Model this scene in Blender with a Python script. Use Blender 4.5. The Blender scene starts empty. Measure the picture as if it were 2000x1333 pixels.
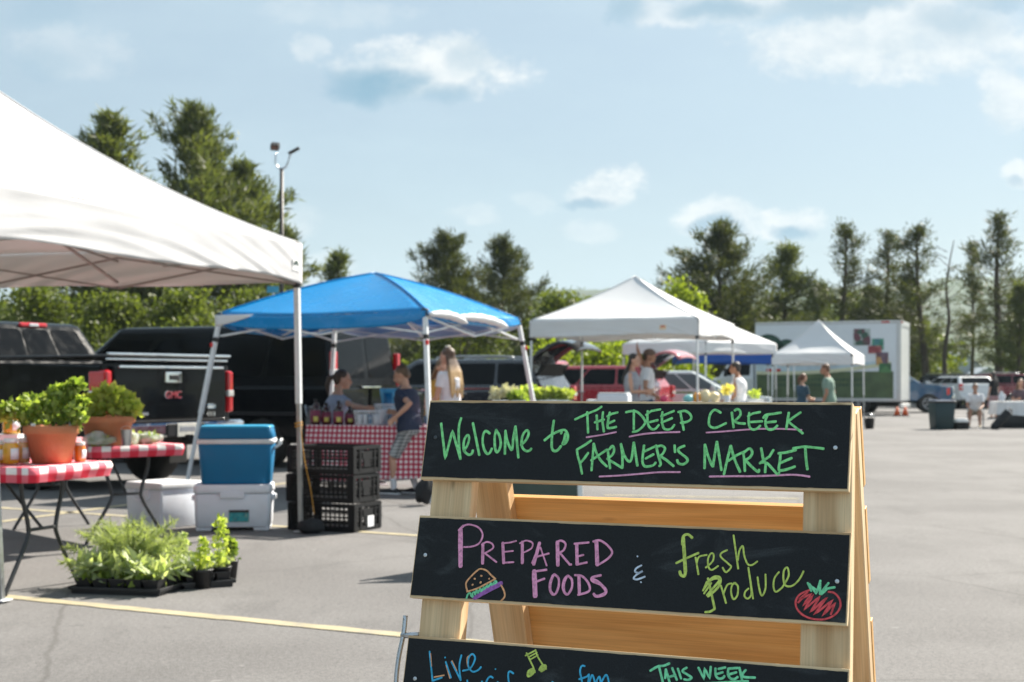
import bpy, bmesh, math, random
import numpy as np
from mathutils import Vector, Matrix, noise
R = math.radians
S = bpy.context.scene
V = Vector

# ---------------------------------------------------------------- camera, sky, sun, exposure
FPX, HZ, CH = 2778.0, 746.0, 1.24            # focal length in photo pixels, horizon row, eye height
cam_d = bpy.data.cameras.new("camera"); cam = bpy.data.objects.new("camera", cam_d)
S.collection.objects.link(cam); S.camera = cam
cam.location = (0, 0, CH); cam.rotation_euler = (R(90), 0, 0)
cam_d.sensor_width = 36; cam_d.lens = FPX * 36 / 2000; cam_d.shift_y = (HZ - 666.5) / 2000
cam_d.clip_start = .1; cam_d.clip_end = 6000
cam_d.dof.use_dof = True; cam_d.dof.focus_distance = 2.9; cam_d.dof.aperture_fstop = 7.0; cam_d.dof.aperture_blades = 9

SUN_AZ, SUN_EL = R(44), R(42)                # azimuth measured from +X towards +Y
sd = V((math.cos(SUN_AZ) * math.cos(SUN_EL), math.sin(SUN_AZ) * math.cos(SUN_EL), math.sin(SUN_EL)))
sun_d = bpy.data.lights.new("sun", 'SUN'); sun_d.energy = 4.5; sun_d.angle = R(.5); sun_d.color = (1, .93, .82)
sun = bpy.data.objects.new("sun", sun_d); S.collection.objects.link(sun)
sun.rotation_euler = sd.to_track_quat('Z', 'Y').to_euler(); sun.location = (30, 20, 40)
S.view_settings.view_transform = 'Standard'; S.view_settings.look = 'None'
S.view_settings.exposure = 1.48; S.view_settings.gamma = 1
S.cycles.max_bounces = 8; S.cycles.transparent_max_bounces = 12

class NG:
    """small helper to wire shader nodes"""
    def __init__(s, tree): s.t = tree; s.n = tree.nodes; s.l = tree.links
    def new(s, typ, **kw):
        n = s.n.new(typ)
        for k, v in kw.items(): setattr(n, k, v)
        return n
    def put(s, sock, v):
        if isinstance(v, bpy.types.NodeSocket): s.l.new(v, sock)
        elif v is not None:
            if hasattr(sock.default_value, '__len__') and not hasattr(v, '__len__'): v = (v,) * len(sock.default_value)
            if hasattr(v, '__len__') and len(v) == 3 and len(sock.default_value) == 4: v = (*v, 1)
            sock.default_value = v
    def m(s, op, a, b=None, c=None, clamp=False):
        n = s.new('ShaderNodeMath', operation=op, use_clamp=clamp)
        for i, v in enumerate((a, b, c)):
            if v is not None: s.put(n.inputs[i], v)
        return n.outputs[0]
    def mix(s, f, a, b, blend='MIX'):
        n = s.new('ShaderNodeMix', data_type='RGBA', blend_type=blend)
        s.put(n.inputs[0], f); s.put(n.inputs[6], a); s.put(n.inputs[7], b)
        return n.outputs[2]
    def noise(s, vec, scale, detail=3, rough=.55, out=0, dist=0):
        n = s.new('ShaderNodeTexNoise'); s.put(n.inputs['Vector'], vec)
        n.inputs['Scale'].default_value = scale; n.inputs['Detail'].default_value = detail
        n.inputs['Roughness'].default_value = rough; n.inputs['Distortion'].default_value = dist
        return n.outputs[out]
    def ramp(s, v, lo, hi, a=0., b=1., smooth=True):
        n = s.new('ShaderNodeMapRange', interpolation_type='SMOOTHSTEP' if smooth else 'LINEAR')
        s.put(n.inputs[0], v)
        for i, x in zip((1, 2, 3, 4), (lo, hi, a, b)): s.put(n.inputs[i], x)
        return n.outputs[0]
    def mapping(s, vec, scale=(1, 1, 1), loc=(0, 0, 0), rot=(0, 0, 0)):
        n = s.new('ShaderNodeMapping'); s.put(n.inputs[0], vec)
        n.inputs[1].default_value = loc; n.inputs[2].default_value = rot; n.inputs[3].default_value = scale
        return n.outputs[0]
    def co(s, out='Object'): return s.new('ShaderNodeTexCoord').outputs[out]
    def xyz(s, v):
        n = s.new('ShaderNodeSeparateXYZ'); s.put(n.inputs[0], v); return n.outputs
    def vec(s, x, y, z=0.):
        n = s.new('ShaderNodeCombineXYZ')
        for i, v in enumerate((x, y, z)): s.put(n.inputs[i], v)
        return n.outputs[0]

def build_world():
    w = bpy.data.worlds.new("World"); S.world = w; w.use_nodes = True
    g = NG(w.node_tree); g.n.clear()
    sky = g.new('ShaderNodeTexSky', sky_type='NISHITA'); sky.sun_disc = False
    sky.sun_elevation = SUN_EL; sky.sun_rotation = R(90) - SUN_AZ; sky.dust_density = 2.0; sky.air_density = 1.0
    base = g.mix(1, sky.outputs[0], (.085, .092, .098), 'MULTIPLY')
    d = g.xyz(g.co('Generated'))
    ay = g.m('MAXIMUM', g.m('ABSOLUTE', d[1]), .02)
    u, v = g.m('DIVIDE', d[0], ay), g.m('DIVIDE', d[2], ay)            # slopes of the view direction
    p = g.vec(u, v)
    # thin high veil
    veil = g.ramp(g.noise(g.mapping(p, (1.6, 5, 1), (3.1, .7, 0), (0, 0, .12)), 2.2, 6, .6), .3, .75, .56, .8)
    base = g.mix(veil, base, (.565, .715, .80))
    hz = g.ramp(v, 0, .16, .55, 0.)
    base = g.mix(hz, base, (.64, .76, .81))
    du = g.m('SUBTRACT', g.noise(p, 9, 6, .62), .5); dv = g.m('SUBTRACT', g.noise(g.mapping(p, loc=(7, 3, 2)), 9, 6, .62), .5)
    fine = g.noise(g.mapping(p, (1, 1.4, 1)), 26, 7, .65)
    # cloud banks: centre px, centre row, half width px, half height px, strength; then their blue-grey bellies
    def blob(cx, cy, a, b, k, soft, amp):
        U, W = (cx - 1000) / FPX, (HZ - cy) / FPX
        x = g.m('DIVIDE', g.m('ADD', g.m('SUBTRACT', u, U), g.m('MULTIPLY', du, .085)), a / FPX)
        y = g.m('DIVIDE', g.m('ADD', g.m('SUBTRACT', v, W), g.m('MULTIPLY', dv, .055)), b / FPX)
        e = g.m('ADD', g.m('SUBTRACT', 1.0, g.m('ADD', g.m('MULTIPLY', x, x), g.m('MULTIPLY', y, y))), g.m('MULTIPLY', g.m('SUBTRACT', fine, .5), amp))
        return g.ramp(e, -.1, soft, 0, k)
    def field(L, soft, amp):
        o = None
        for q in L: b_ = blob(*q, soft, amp); o = b_ if o is None else g.m('MAXIMUM', o, b_)
        return o
    mask = field([(840, 140, 200, 74, .97), (610, 95, 50, 34, .45), (1172, 358, 76, 38, .95), (1400, 435, 100, 46, .8), (1535, 440, 92, 38, .9), (1740, 85, 330, 85, .8), (1350, 15, 200, 36, .6), (1700, 0, 420, 50, .7),
                  (1960, 185, 70, 80, .75), (1990, 345, 45, 34, .8), (575, 435, 75, 40, .4), (920, 432, 60, 30, .35), (1150, 442, 70, 28, .35), (150, 95, 150, 60, .28), (640, 535, 80, 40, .4), (1050, 385, 50, 26, .25), (640, 20, 170, 40, .25)], .78, 2.3)
    under = field([(735, 168, 125, 46, .95), (860, 192, 95, 24, .6), (905, 120, 60, 40, .35), (1160, 380, 66, 16, .75), (1392, 452, 60, 24, .7), (1545, 456, 62, 20, .85), (1215, 18, 60, 30, .6), (1420, 14, 120, 30, .7), (1620, 22, 170, 34, .6), (1860, 60, 120, 45, .45),
                   (1950, 20, 100, 30, .5), (100, 120, 90, 40, .28), (1990, 362, 30, 14, .5), (80, 20, 130, 50, .25)], 1.15, 1.8)
    white = g.mix(g.ramp(fine, .3, .7), (.66, .75, .80), (.90, .925, .93))
    col = g.mix(mask, base, white); col = g.mix(under, col, (.235, .43, .575))
    bg = g.new('ShaderNodeBackground'); g.put(bg.inputs[0], col); bg.inputs[1].default_value = .385
    out = g.new('ShaderNodeOutputWorld'); g.l.new(bg.outputs[0], out.inputs[0])
    S.world.cycles.sampling_method = 'MANUAL'; S.world.cycles.sample_map_resolution = 512
build_world()

# ---------------------------------------------------------------- helpers
def at(px, py, Y):                           # the point at depth Y metres seen at that place
    return V(((px - 1000) * Y / FPX, Y, CH - (py - HZ) * Y / FPX))
def gnd(px, py):
    return at(px, py, CH * FPX / (py - HZ))

def mat(name, col, rough=.6, metal=0., var=.12, scale=6, bump=0., bscale=80, coat=0., spec=.5, dirt=None, dirt_amt=.3, stretch=(1, 1, 1)):
    m = bpy.data.materials.new(name); m.use_nodes = True; g = NG(m.node_tree)
    b = g.n['Principled BSDF']; co = g.mapping(g.co(), stretch)
    f = g.noise(co, scale, 4)
    c = g.mix(1, col, g.vec(*(3 * [g.ramp(f, .25, .75, 1 - var, 1 + var, False)])), 'MULTIPLY')
    if dirt is not None: c = g.mix(g.ramp(g.noise(co, scale * .7, 6, .7), .5, .75, 0, dirt_amt), c, dirt)
    g.put(b.inputs['Base Color'], c)
    g.put(b.inputs['Roughness'], g.ramp(g.noise(co, scale * 2, 3), .3, .7, max(.02, rough - .07), min(1, rough + .07)))
    b.inputs['Metallic'].default_value = metal; b.inputs['Coat Weight'].default_value = coat
    b.inputs['Specular IOR Level'].default_value = spec
    if bump:
        n = g.new('ShaderNodeBump'); n.inputs['Strength'].default_value = bump; n.inputs['Distance'].default_value = .01
        g.put(n.inputs['Height'], g.noise(co, bscale, 4)); g.l.new(n.outputs[0], b.inputs['Normal'])
    return m

def fabric(name, col, trans=.3, tcol=None, rough=.8, var=.04, bump=.25, bscale=14, spec=.3):
    m = mat(name, col, rough, 0, var, 3, bump, bscale, 0, spec); g = NG(m.node_tree)
    b = g.n['Principled BSDF']; o = [n for n in g.n if n.type == 'OUTPUT_MATERIAL'][0]
    t = g.new('ShaderNodeBsdfTranslucent'); g.put(t.inputs[0], tcol or col)
    mx = g.new('ShaderNodeMixShader'); mx.inputs[0].default_value = trans
    g.l.new(b.outputs[0], mx.inputs[1]); g.l.new(t.outputs[0], mx.inputs[2]); g.l.new(mx.outputs[0], o.inputs[0])
    return m

def leaf(name, a, b_, c=None, trans=.35, rough=.55):
    m = bpy.data.materials.new(name); m.use_nodes = True; g = NG(m.node_tree)
    b = g.n['Principled BSDF']; o = [n for n in g.n if n.type == 'OUTPUT_MATERIAL'][0]
    ri = g.new('ShaderNodeNewGeometry').outputs['Random Per Island']
    col = g.mix(ri, a, b_)
    if c: col = g.mix(g.ramp(g.noise(g.co(), .55, 2), .45, .7), col, c)
    g.put(b.inputs['Base Color'], col); b.inputs['Roughness'].default_value = rough; b.inputs['Specular IOR Level'].default_value = .3
    t = g.new('ShaderNodeBsdfTranslucent'); g.put(t.inputs[0], g.mix(1, col, (1.5, 1.6, .6), 'MULTIPLY'))
    mx = g.new('ShaderNodeMixShader'); mx.inputs[0].default_value = trans
    g.l.new(b.outputs[0], mx.inputs[1]); g.l.new(t.outputs[0], mx.inputs[2]); g.l.new(mx.outputs[0], o.inputs[0])
    return m

def glass(name, col=(.005, .006, .0075), rough=.04):
    m = mat(name, col, rough, 0, .1, 3); b = m.node_tree.nodes['Principled BSDF']; b.inputs['Specular IOR Level'].default_value = .14; b.inputs['Roughness'].default_value = .08
    return m

def tag(o, label=None, cat=None, group=None, kind=None):
    if label: o['label'] = label
    if cat: o['category'] = cat
    if group: o['group'] = group
    if kind: o['kind'] = kind
    return o
def thing(name, label, cat, loc=(0, 0, 0), rz=0., group=None):
    o = bpy.data.objects.new(name, None); S.collection.objects.link(o); o.empty_display_size = .2
    o.location = loc; o.rotation_euler = (0, 0, rz)
    return tag(o, label, cat, group)
def copy_tree(o, parent=None):
    c = o.copy(); S.collection.objects.link(c); c.parent = parent
    for ch in [x for x in S.objects if x.parent == o]: copy_tree(ch, c)
    return c

class MB:
    """gathers shapes into one mesh"""
    def __init__(s): s.bm = bmesh.new(); s.uv = s.bm.loops.layers.uv.new('UVMap')
    def face(s, vs, uvs=None, smooth=False):
        try: f = s.bm.faces.new(vs)
        except ValueError: return None
        f.smooth = smooth
        if uvs:
            for l, q in zip(f.loops, uvs): l[s.uv].uv = q
        return f
    def box(s, c, size, M=None, bev=0.):
        """box at c; M = 3x3 axes (columns); UV runs along the longest side"""
        M = M or Matrix.Identity(3); c = V(c); h = [x / 2 for x in size]
        vs = {}
        for i in (-1, 1):
            for j in (-1, 1):
                for k in (-1, 1): vs[i, j, k] = s.bm.verts.new(c + M @ V((i * h[0], j * h[1], k * h[2])))
        L = max(range(3), key=lambda a: size[a]); r1, r2 = [a for a in range(3) if a != L]
        ou, ov = random.random() * 9, random.random() * 9
        fs = []
        for ax in range(3):
            o1, o2 = [a for a in range(3) if a != ax]
            for sg in (-1, 1):
                ks = []
                for a, b in ((-1, -1), (1, -1), (1, 1), (-1, 1)):
                    k = [0, 0, 0]; k[ax] = sg; k[o1] = a; k[o2] = b; ks.append(tuple(k))
                if (sg > 0) != (ax != 1): ks.reverse()
                def q(k): return (k[L] * h[L] + ou if ax != L else k[r1] * h[r1] * .12 + ou, k[r1] * h[r1] + k[r2] * h[r2] + ov)
                fs.append(s.face([vs[k] for k in ks], [q(k) for k in ks]))
        if bev:
            es = list({e for f in fs for e in f.edges})
            bmesh.ops.bevel(s.bm, geom=es, offset=bev, segments=2, affect='EDGES', profile=.5)
        return s
    def loft(s, rings, closed=True, cap=True, smooth=True, uvs=None):
        rs = [[s.bm.verts.new(V(p)) for p in r] for r in rings]
        n = len(rs[0])
        for i in range(len(rs) - 1):
            for j in range(n if closed else n - 1):
                k = (j + 1) % n
                s.face([rs[i][j], rs[i][k], rs[i + 1][k], rs[i + 1][j]],
                       [uvs[i][j], uvs[i][k], uvs[i + 1][k], uvs[i + 1][j]] if uvs else None, smooth)
        if cap and closed:
            s.face(list(reversed(rs[0]))); s.face(rs[-1])
        return s
    def tube(s, pts, r, n=8, cap=True, round_=False, sq=None):
        """tube through pts with radius r (number or list); sq = (a, b) section scale"""
        P = [V(p) for p in pts]; rr = list(r) if hasattr(r, '__len__') else [r] * len(P)
        if round_:
            d0, d1 = (P[0] - P[1]).normalized(), (P[-1] - P[-2]).normalized()
            a = [(P[0] + d0 * rr[0] * math.sin(t), rr[0] * math.cos(t)) for t in (1.35, .95, .5)]
            b = [(P[-1] + d1 * rr[-1] * math.sin(t), rr[-1] * math.cos(t)) for t in (.5, .95, 1.35)]
            P = [x[0] for x in a] + P + [x[0] for x in b]; rr = [x[1] for x in a] + rr + [x[1] for x in b]
        up = None; rings = []
        for i, p in enumerate(P):
            t = (P[min(i + 1, len(P) - 1)] - P[max(i - 1, 0)])
            t = t.normalized() if t.length > 1e-9 else V((0, 0, 1))
            if up is None: up = V((0, 0, 1)) if abs(t.z) < .9 else V((0, 1, 0))
            x = t.cross(up)
            x = x.normalized() if x.length > 1e-6 else t.orthogonal().normalized()
            y = x.cross(t).normalized(); up = y
            a, b = sq or (1, 1)
            rings.append([p + (x * math.cos(2 * math.pi * (k + .5) / n) * a + y * math.sin(2 * math.pi * (k + .5) / n) * b) * rr[i] for k in range(n)])
        return s.loft(rings, True, cap, n > 5)
    def bar(s, a, b, w, h=None, bev=0.):
        a, b = V(a), V(b); z = (b - a); L = z.length; z.normalize()
        x = z.cross(V((0, 0, 1))) if abs(z.z) < .95 else z.cross(V((0, 1, 0)))
        x.normalize(); y = z.cross(x)
        return s.box((a + b) / 2, (w, h or w, L), Matrix((x, y, z)).transposed(), bev)
    def lathe(s, prof, c=(0, 0, 0), n=20, M=None, cap=True):
        c = V(c); M = M or Matrix.Identity(3)
        return s.loft([[c + M @ V((r * math.cos(2 * math.pi * k / n), r * math.sin(2 * math.pi * k / n), z)) for k in range(n)] for r, z in prof], True, cap)
    def ell(s, c, rad, M=None, n=14, m=9):
        pr = [(max(.02, math.sin(math.pi * i / m)), -math.cos(math.pi * i / m)) for i in range(m + 1)]
        c = V(c); M = M or Matrix.Identity(3)
        return s.loft([[c + M @ V((r * math.cos(2 * math.pi * k / n) * rad[0], r * math.sin(2 * math.pi * k / n) * rad[1], z * rad[2])) for k in range(n)] for r, z in pr])
    def grid(s, fn, nu, nv, uvf=None, smooth=True):
        vs = [[s.bm.verts.new(V(fn(i / nu, j / nv))) for i in range(nu + 1)] for j in range(nv + 1)]
        for j in range(nv):
            for i in range(nu):
                ks = ((i, j), (i + 1, j), (i + 1, j + 1), (i, j + 1))
                s.face([vs[b][a] for a, b in ks], [uvf(a / nu, b / nv) for a, b in ks] if uvf else None, smooth)
        return s
    def prism(s, poly, w0, w1, axis='y', bev=0.):
        """polygon in (x, z) extruded across y from w0 to w1"""
        A = [s.bm.verts.new((x, w0, z)) for x, z in poly]; B = [s.bm.verts.new((x, w1, z)) for x, z in poly]
        fs = [s.face(A), s.face(list(reversed(B)))]
        n = len(poly)
        for i in range(n): fs.append(s.face([A[(i + 1) % n], A[i], B[i], B[(i + 1) % n]]))
        if bev:
            es = list({e for f in fs[:2] for e in f.edges})
            bmesh.ops.bevel(s.bm, geom=es, offset=bev, segments=2, affect='EDGES', profile=.5, clamp_overlap=True)
        return s
    def text(s, txt, size, M4, depth=.004, spacing=1.):
        c = bpy.data.curves.new('t', 'FONT'); c.body = txt; c.size = size; c.extrude = depth; c.align_x = 'CENTER'; c.align_y = 'CENTER'; c.space_character = spacing
        o = bpy.data.objects.new('t', c); me = bpy.data.meshes.new_from_object(o)
        me.transform(M4); s.bm.from_mesh(me)
        bpy.data.objects.remove(o); bpy.data.curves.remove(c); bpy.data.meshes.remove(me)
        return s
    def build(s, name, m, parent=None, off=None, solid=0.):
        if off is not None: bmesh.ops.translate(s.bm, verts=s.bm.verts, vec=-V(off))
        bmesh.ops.recalc_face_normals(s.bm, faces=s.bm.faces)
        me = bpy.data.meshes.new(name); s.bm.to_mesh(me); s.bm.free()
        me.materials.append(m); o = bpy.data.objects.new(name, me); S.collection.objects.link(o)
        if parent: o.parent = parent
        if solid: md = o.modifiers.new('thickness', 'SOLIDIFY'); md.thickness = solid; md.offset = 0
        return o

def tris(name, P, m, parent=None, quads=False, smooth=False):
    """many separate small faces from an array (n, 3 or 4, 3)"""
    P = np.asarray(P, dtype=np.float32); k = P.shape[1]; n = P.shape[0]
    me = bpy.data.meshes.new(name); me.vertices.add(n * k); me.vertices.foreach_set('co', P.ravel())
    me.loops.add(n * k); me.loops.foreach_set('vertex_index', np.arange(n * k, dtype=np.int32))
    me.polygons.add(n); me.polygons.foreach_set('loop_start', np.arange(0, n * k, k, dtype=np.int32))
    me.polygons.foreach_set('loop_total', np.full(n, k, dtype=np.int32))
    me.update(calc_edges=True); me.materials.append(m)
    o = bpy.data.objects.new(name, me); S.collection.objects.link(o)
    if parent: o.parent = parent
    return o

def rot3(ax, ang): return Matrix.Rotation(ang, 3, ax)
def cr(pts, n=6):
    """smooth curve through points"""
    P = [V((*p, 0)) if len(p) == 2 else V(p) for p in pts]
    if len(P) < 3: return P
    out = []
    for i in range(len(P) - 1):
        a, b, c, d = P[max(i - 1, 0)], P[i], P[i + 1], P[min(i + 2, len(P) - 1)]
        for k in range(n):
            t = k / n
            out.append(.5 * (2 * b + (c - a) * t + (2 * a - 5 * b + 4 * c - d) * t * t + (-a + 3 * b - 3 * c + d) * t ** 3))
    return out + [P[-1]]
# ---------------------------------------------------------------- ground, markings, hills
def asphalt_mat():
    m = bpy.data.materials.new("asphalt"); m.use_nodes = True; g = NG(m.node_tree); b = g.n['Principled BSDF']
    co = g.co(); big = g.noise(co, .35, 5, .6); mid = g.noise(g.mapping(co, (1, .35, 1), rot=(0, 0, -.4)), 2.2, 5, .65); fin = g.noise(co, 140, 2, .7)
    c = g.mix(g.ramp(big, .3, .7), (.128, .123, .121), (.178, .172, .169))
    c = g.mix(g.ramp(mid, .5, .7, 0, .6), c, (.115, .111, .109))
    c = g.mix(1, c, g.vec(*(3 * [g.ramp(fin, .25, .75, .55, 1.45, False)])), 'MULTIPLY')
    c = g.mix(1, c, g.vec(*(3 * [g.ramp(g.noise(co, 38, 3, .8), .3, .7, .74, 1.26, False)])), 'MULTIPLY')
    sp = g.noise(g.mapping(co, loc=(5, 9, 0)), 7, 2, .5); c = g.mix(g.ramp(sp, .72, .76, 0, .5), c, (.27, .265, .26)); oil = g.noise(g.mapping(co, loc=(2, 2, 0)), 1.7, 4, .6); c = g.mix(g.ramp(oil, .66, .76, 0, .5), c, (.075, .072, .071))
    vo = g.new('ShaderNodeTexVoronoi', feature='DISTANCE_TO_EDGE'); vo.inputs['Scale'].default_value = .33
    g.put(vo.inputs['Vector'], g.mix(.12, co, g.noise(co, 1.2, 5, .6, 1)))
    c = g.mix(g.ramp(vo.outputs['Distance'], .005, .0, 0, .55), c, (.085, .08, .077))
    st = g.noise(g.mapping(co, (1, 1, 1), (4, 2, 0)), .9, 3, .5)
    c = g.mix(g.ramp(st, .66, .74, 0, .35), c, (.12, .115, .11))
    g.put(b.inputs['Base Color'], c); b.inputs['Roughness'].default_value = .9; b.inputs['Specular IOR Level'].default_value = .25
    n = g.new('ShaderNodeBump'); n.inputs['Strength'].default_value = .5; n.inputs['Distance'].default_value = .006
    g.put(n.inputs['Height'], g.noise(co, 90, 3, .7)); g.l.new(n.outputs[0], b.inputs['Normal'])
    return m
M_asph = asphalt_mat()
M_grass = mat("grass", (.10, .15, .035), .9, 0, .35, .8, .5, 20, dirt=(.20, .19, .07), dirt_amt=.7)
M_yel = mat("yellow_line_paint", (.35, .305, .195), .85, 0, .2, 7, .3, 120, dirt=(.21, .20, .185), dirt_amt=1.)
o = MB(); o.grid(lambda u, v: (-3000 + 6000 * u, -100 + 4000 * v, -.01), 2, 2); tag(o.build("ground", M_grass), kind='structure')
o = MB(); o.grid(lambda u, v: (-70 + 160 * u, -8 + 80 * v, 0), 2, 2); tag(o.build("parking_lot", M_asph), kind='structure')
def stripe(a, b, w=.1):
    a, b = V(a), V(b); d = (b - a).normalized(); n = V((-d.y, d.x, 0)) * w / 2
    mb = MB(); z = V((0, 0, .004))
    mb.grid(lambda u, v: a + (b - a) * u + n * (2 * v - 1) * (1 + .22 * noise.noise(V((u * 60, v * 9, a.y)))) + z, 160, 1)
    return tag(mb.build("parking_line", M_yel), kind='structure')
g1, g2 = gnd(60, 1171), gnd(800, 1243)
stripe(g1 + (g1 - g2) * 1.2, g2 + (g2 - g1) * .6, .105)
h1, h2 = gnd(560, 1030), gnd(815, 1047)
stripe(h1 + (h1 - h2) * 3.2, h2 + (h2 - h1) * .35)
k1, k2 = gnd(0, 1020), gnd(150, 1000)
stripe(k1, k2 + (k2 - k1) * .8)
stripe(gnd(505, 952), gnd(560, 944) + (gnd(560, 944) - gnd(505, 952)) * 1.5)
stripe(gnd(1180, 968), gnd(1560, 975))
# kerb at the far edge of the lot
kb = MB(); kb.box((10, 72.1, .06), (160, .2, .14), bev=.02); tag(kb.build("kerb", mat("kerb_concrete", (.42, .40, .37), .9, 0, .15, 3)), kind='structure')

M_hill = mat("hill_woods", (.035, .06, .022), .95, 0, .5, .02, 0, 1, dirt=(.06, .085, .03), dirt_amt=.8)
def hill(pts, Y0, Y1, name="hill"):
    """ridge whose crest stands along pts (px, row) at Y1, falling to the ground at Y0"""
    C = [at(px, py, Y1) for px, py in pts]
    def fn(u, v):
        x = u * (len(C) - 1); i = min(int(x), len(C) - 2); t = x - i; t = t * t * (3 - 2 * t)
        c = C[i].lerp(C[i + 1], t)
        c = V((C[i].x + (C[i + 1].x - C[i].x) * (x - i), c.y, c.z))
        w = v * v * (3 - 2 * v); z = -2 + (c.z + 2) * w
        q = V((c.x, Y0 + (Y1 - Y0) * v, z)); n = noise.fractal(q * .012, 1, 2, 5)
        return q + V((0, 0, n * 5 * w + (noise.noise(q * .09) * 2.2 * w)))
    mb = MB(); mb.grid(fn, 220, 22)
    return tag(mb.build(name, M_hill), kind='structure')
hill([(-900, 640), (-200, 610), (300, 600), (700, 590), (1000, 580), (1130, 574), (1300, 566), (1560, 572), (1700, 556), (1850, 548), (2000, 541), (2300, 548), (2900, 600)], 620, 1150)
hill([(1300, 660), (1560, 640), (1750, 622), (1900, 628), (2100, 600), (2500, 620)], 420, 620)

# ---------------------------------------------------------------- trees
rng = np.random.default_rng(7)
M_bark = mat("pine_bark", (.085, .065, .05), .95, 0, .3, 9, .8, 30, stretch=(1, 1, .25))
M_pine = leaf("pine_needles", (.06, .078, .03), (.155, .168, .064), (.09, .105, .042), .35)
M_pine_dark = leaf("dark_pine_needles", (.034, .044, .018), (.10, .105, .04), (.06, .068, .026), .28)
M_leaf = leaf("broad_leaves", (.05, .072, .016), (.16, .185, .045), (.085, .105, .025), .4)
M_leaf_lt = leaf("bright_leaves", (.15, .20, .025), (.26, .30, .04), (.20, .24, .03), .5)

def norm(a): return a / np.maximum(np.linalg.norm(a, axis=-1, keepdims=True), 1e-9)
def pine(seed, H, Rm, base=.12, nb=80, tuft=34, spread=.55, sparse=1., blade=.34, lean=0., holes=.0, seg=.42, cone=False):
    """trunk tubes and needle blades of one pine, standing at the origin"""
    r = np.random.default_rng(seed); tr = MB()
    cx = lambda z: V((lean * (z / H) ** 2 * H + .12 * math.sin(z * .5 + seed), .1 * math.cos(z * .4 + seed), z))
    zs = np.linspace(-.1, H * .98, 12); tr.tube([cx(z) for z in zs], [max(.025, .02 * H * (1 - z / H) ** .8 * .8 + .02) for z in zs], 9)
    T = []
    for i in range(nb):
        t = base + (1 - base) * ((i + r.random()) / nb) ** .95
        if r.random() < holes: continue
        z0 = t * H; p = (t - base) / (1 - base)
        L = Rm * ((1 - p) ** .85 * .95 + .07 if cone else min(1, .45 + p * 2.2) * (1 - p) ** .7 + .06) * (.30 + 1.0 * r.random() ** .8)
        az = r.random() * 6.283; el = R((-8 + 40 * p if cone else 4 + 52 * p) + 10 * r.standard_normal())
        d = V((math.cos(az) * math.cos(el), math.sin(az) * math.cos(el), math.sin(el)))
        c0 = cx(z0); bend = V((0, 0, .26 * L * (.4 + p)))
        pts = [c0 + d * L * k / 4 + bend * (k / 4) ** 2 for k in range(5)]
        tr.tube(pts, [.008 * H * .25 * (1 - .8 * k / 4) * (1 - .6 * p) + .008 for k in range(5)], 5)
        n = max(3, int(L / seg * sparse))
        for j in range(n):
            f = .28 + .72 * (j + r.random() * .6) / n
            c = np.array(c0 + d * L * f + bend * f * f)
            side = V((-d.y, d.x, 0)).normalized()
            off = (r.random() - .5) * 2 * spread * L * .45 * (1.15 - f)
            c = c + np.array(side) * off + np.array((0, 0, r.standard_normal() * .12 + abs(off) * .25))
            dirs = norm(r.standard_normal((tuft, 3)) * .62 + np.array(d) * .8 + np.array((0, 0, .62)) + np.array(side) * np.sign(off) * .3)
            a = c + r.standard_normal((tuft, 3)) * .17
            ln = (blade * (.6 + .7 * r.random((tuft, 1))))
            w = norm(np.cross(dirs, r.standard_normal((tuft, 3)))) * blade * .105
            T.append(np.stack([a - w, a + w, a + dirs * ln], 1))
    return tr, np.concatenate(T)

def broad(seed, H, Rm, n=7000, base=.18, leafs=.2, lobes=16):
    """trunk, limbs and leaf faces of one broadleaf tree"""
    r = np.random.default_rng(seed); tr = MB()
    tr.tube([(0, 0, -.1), (.05, 0, H * .25), (-.05, .05, H * .5), (0, 0, H * .8)], [.03 * H * .6, .022 * H * .6, .014 * H * .6, .02], 8)
    T = []
    for i in range(lobes):
        t = base + (1 - base) * (i + .5) / lobes; az = r.random() * 6.28
        rr = Rm * math.sqrt(max(.05, 1 - (2 * (t - base) / (1 - base) - .85) ** 2 * .8)) * (.35 + .5 * r.random())
        c = np.array((math.cos(az) * rr, math.sin(az) * rr, t * H * .93))
        tr.tube([(0, 0, t * H * .5), tuple(c * np.array((.5, .5, .85))), tuple(c)], [.04, .03, .012], 5)
        k = n // lobes; s = Rm * (.32 + .2 * r.random())
        q = norm(r.standard_normal((k, 3))) * (r.random((k, 1)) ** .45) * s * np.array((1, 1, .75)) * (1 + .3 * r.standard_normal((k, 1)))
        a = c + q; u = norm(r.standard_normal((k, 3)) + np.array((0, 0, .3))); w = norm(np.cross(u, r.standard_normal((k, 3))))
        l = leafs * (.6 + .8 * r.random((k, 1)))
        T.append(np.stack([a - u * l * .5, a + w * l * .32, a + u * l * .5, a - w * l * .32], 1))
    return tr, np.concatenate(T)

TREES = {}
def tree(key, gen, mname, name, label, px, top, Y, wscale=1., rz=0., group=None):
    """stands one tree; the first of a key builds it, later ones copy trunk and crown"""
    H0 = gen[1]; z = CH + (HZ - top) * Y / FPX; sc = z / H0
    loc = ((px - 1000) * Y / FPX, Y, -.02)
    if key not in TREES:
        t = thing(name, label, 'tree', loc, rz, group); tr, T = gen[0]()
        tr.build("trunk", M_bark, t); tris("crown", T, mname, t, T.shape[1] == 4); TREES[key] = t
    else:
        t = copy_tree(TREES[key]); t.location = loc; t.rotation_euler = (0, 0, rz); t.name = name
        tag(t, label, 'tree')
        if 'group' in t: del t['group']
        if group: t['group'] = group
        for c in t.children: c.active_material = c.active_material
    t.scale = (sc * wscale, sc * wscale, sc)
    return t
G_A = (lambda: pine(3, 14, 3.5, .05, 112, 24, .85, 1.1, .44, seg=.31, holes=.08), 14)
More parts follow.
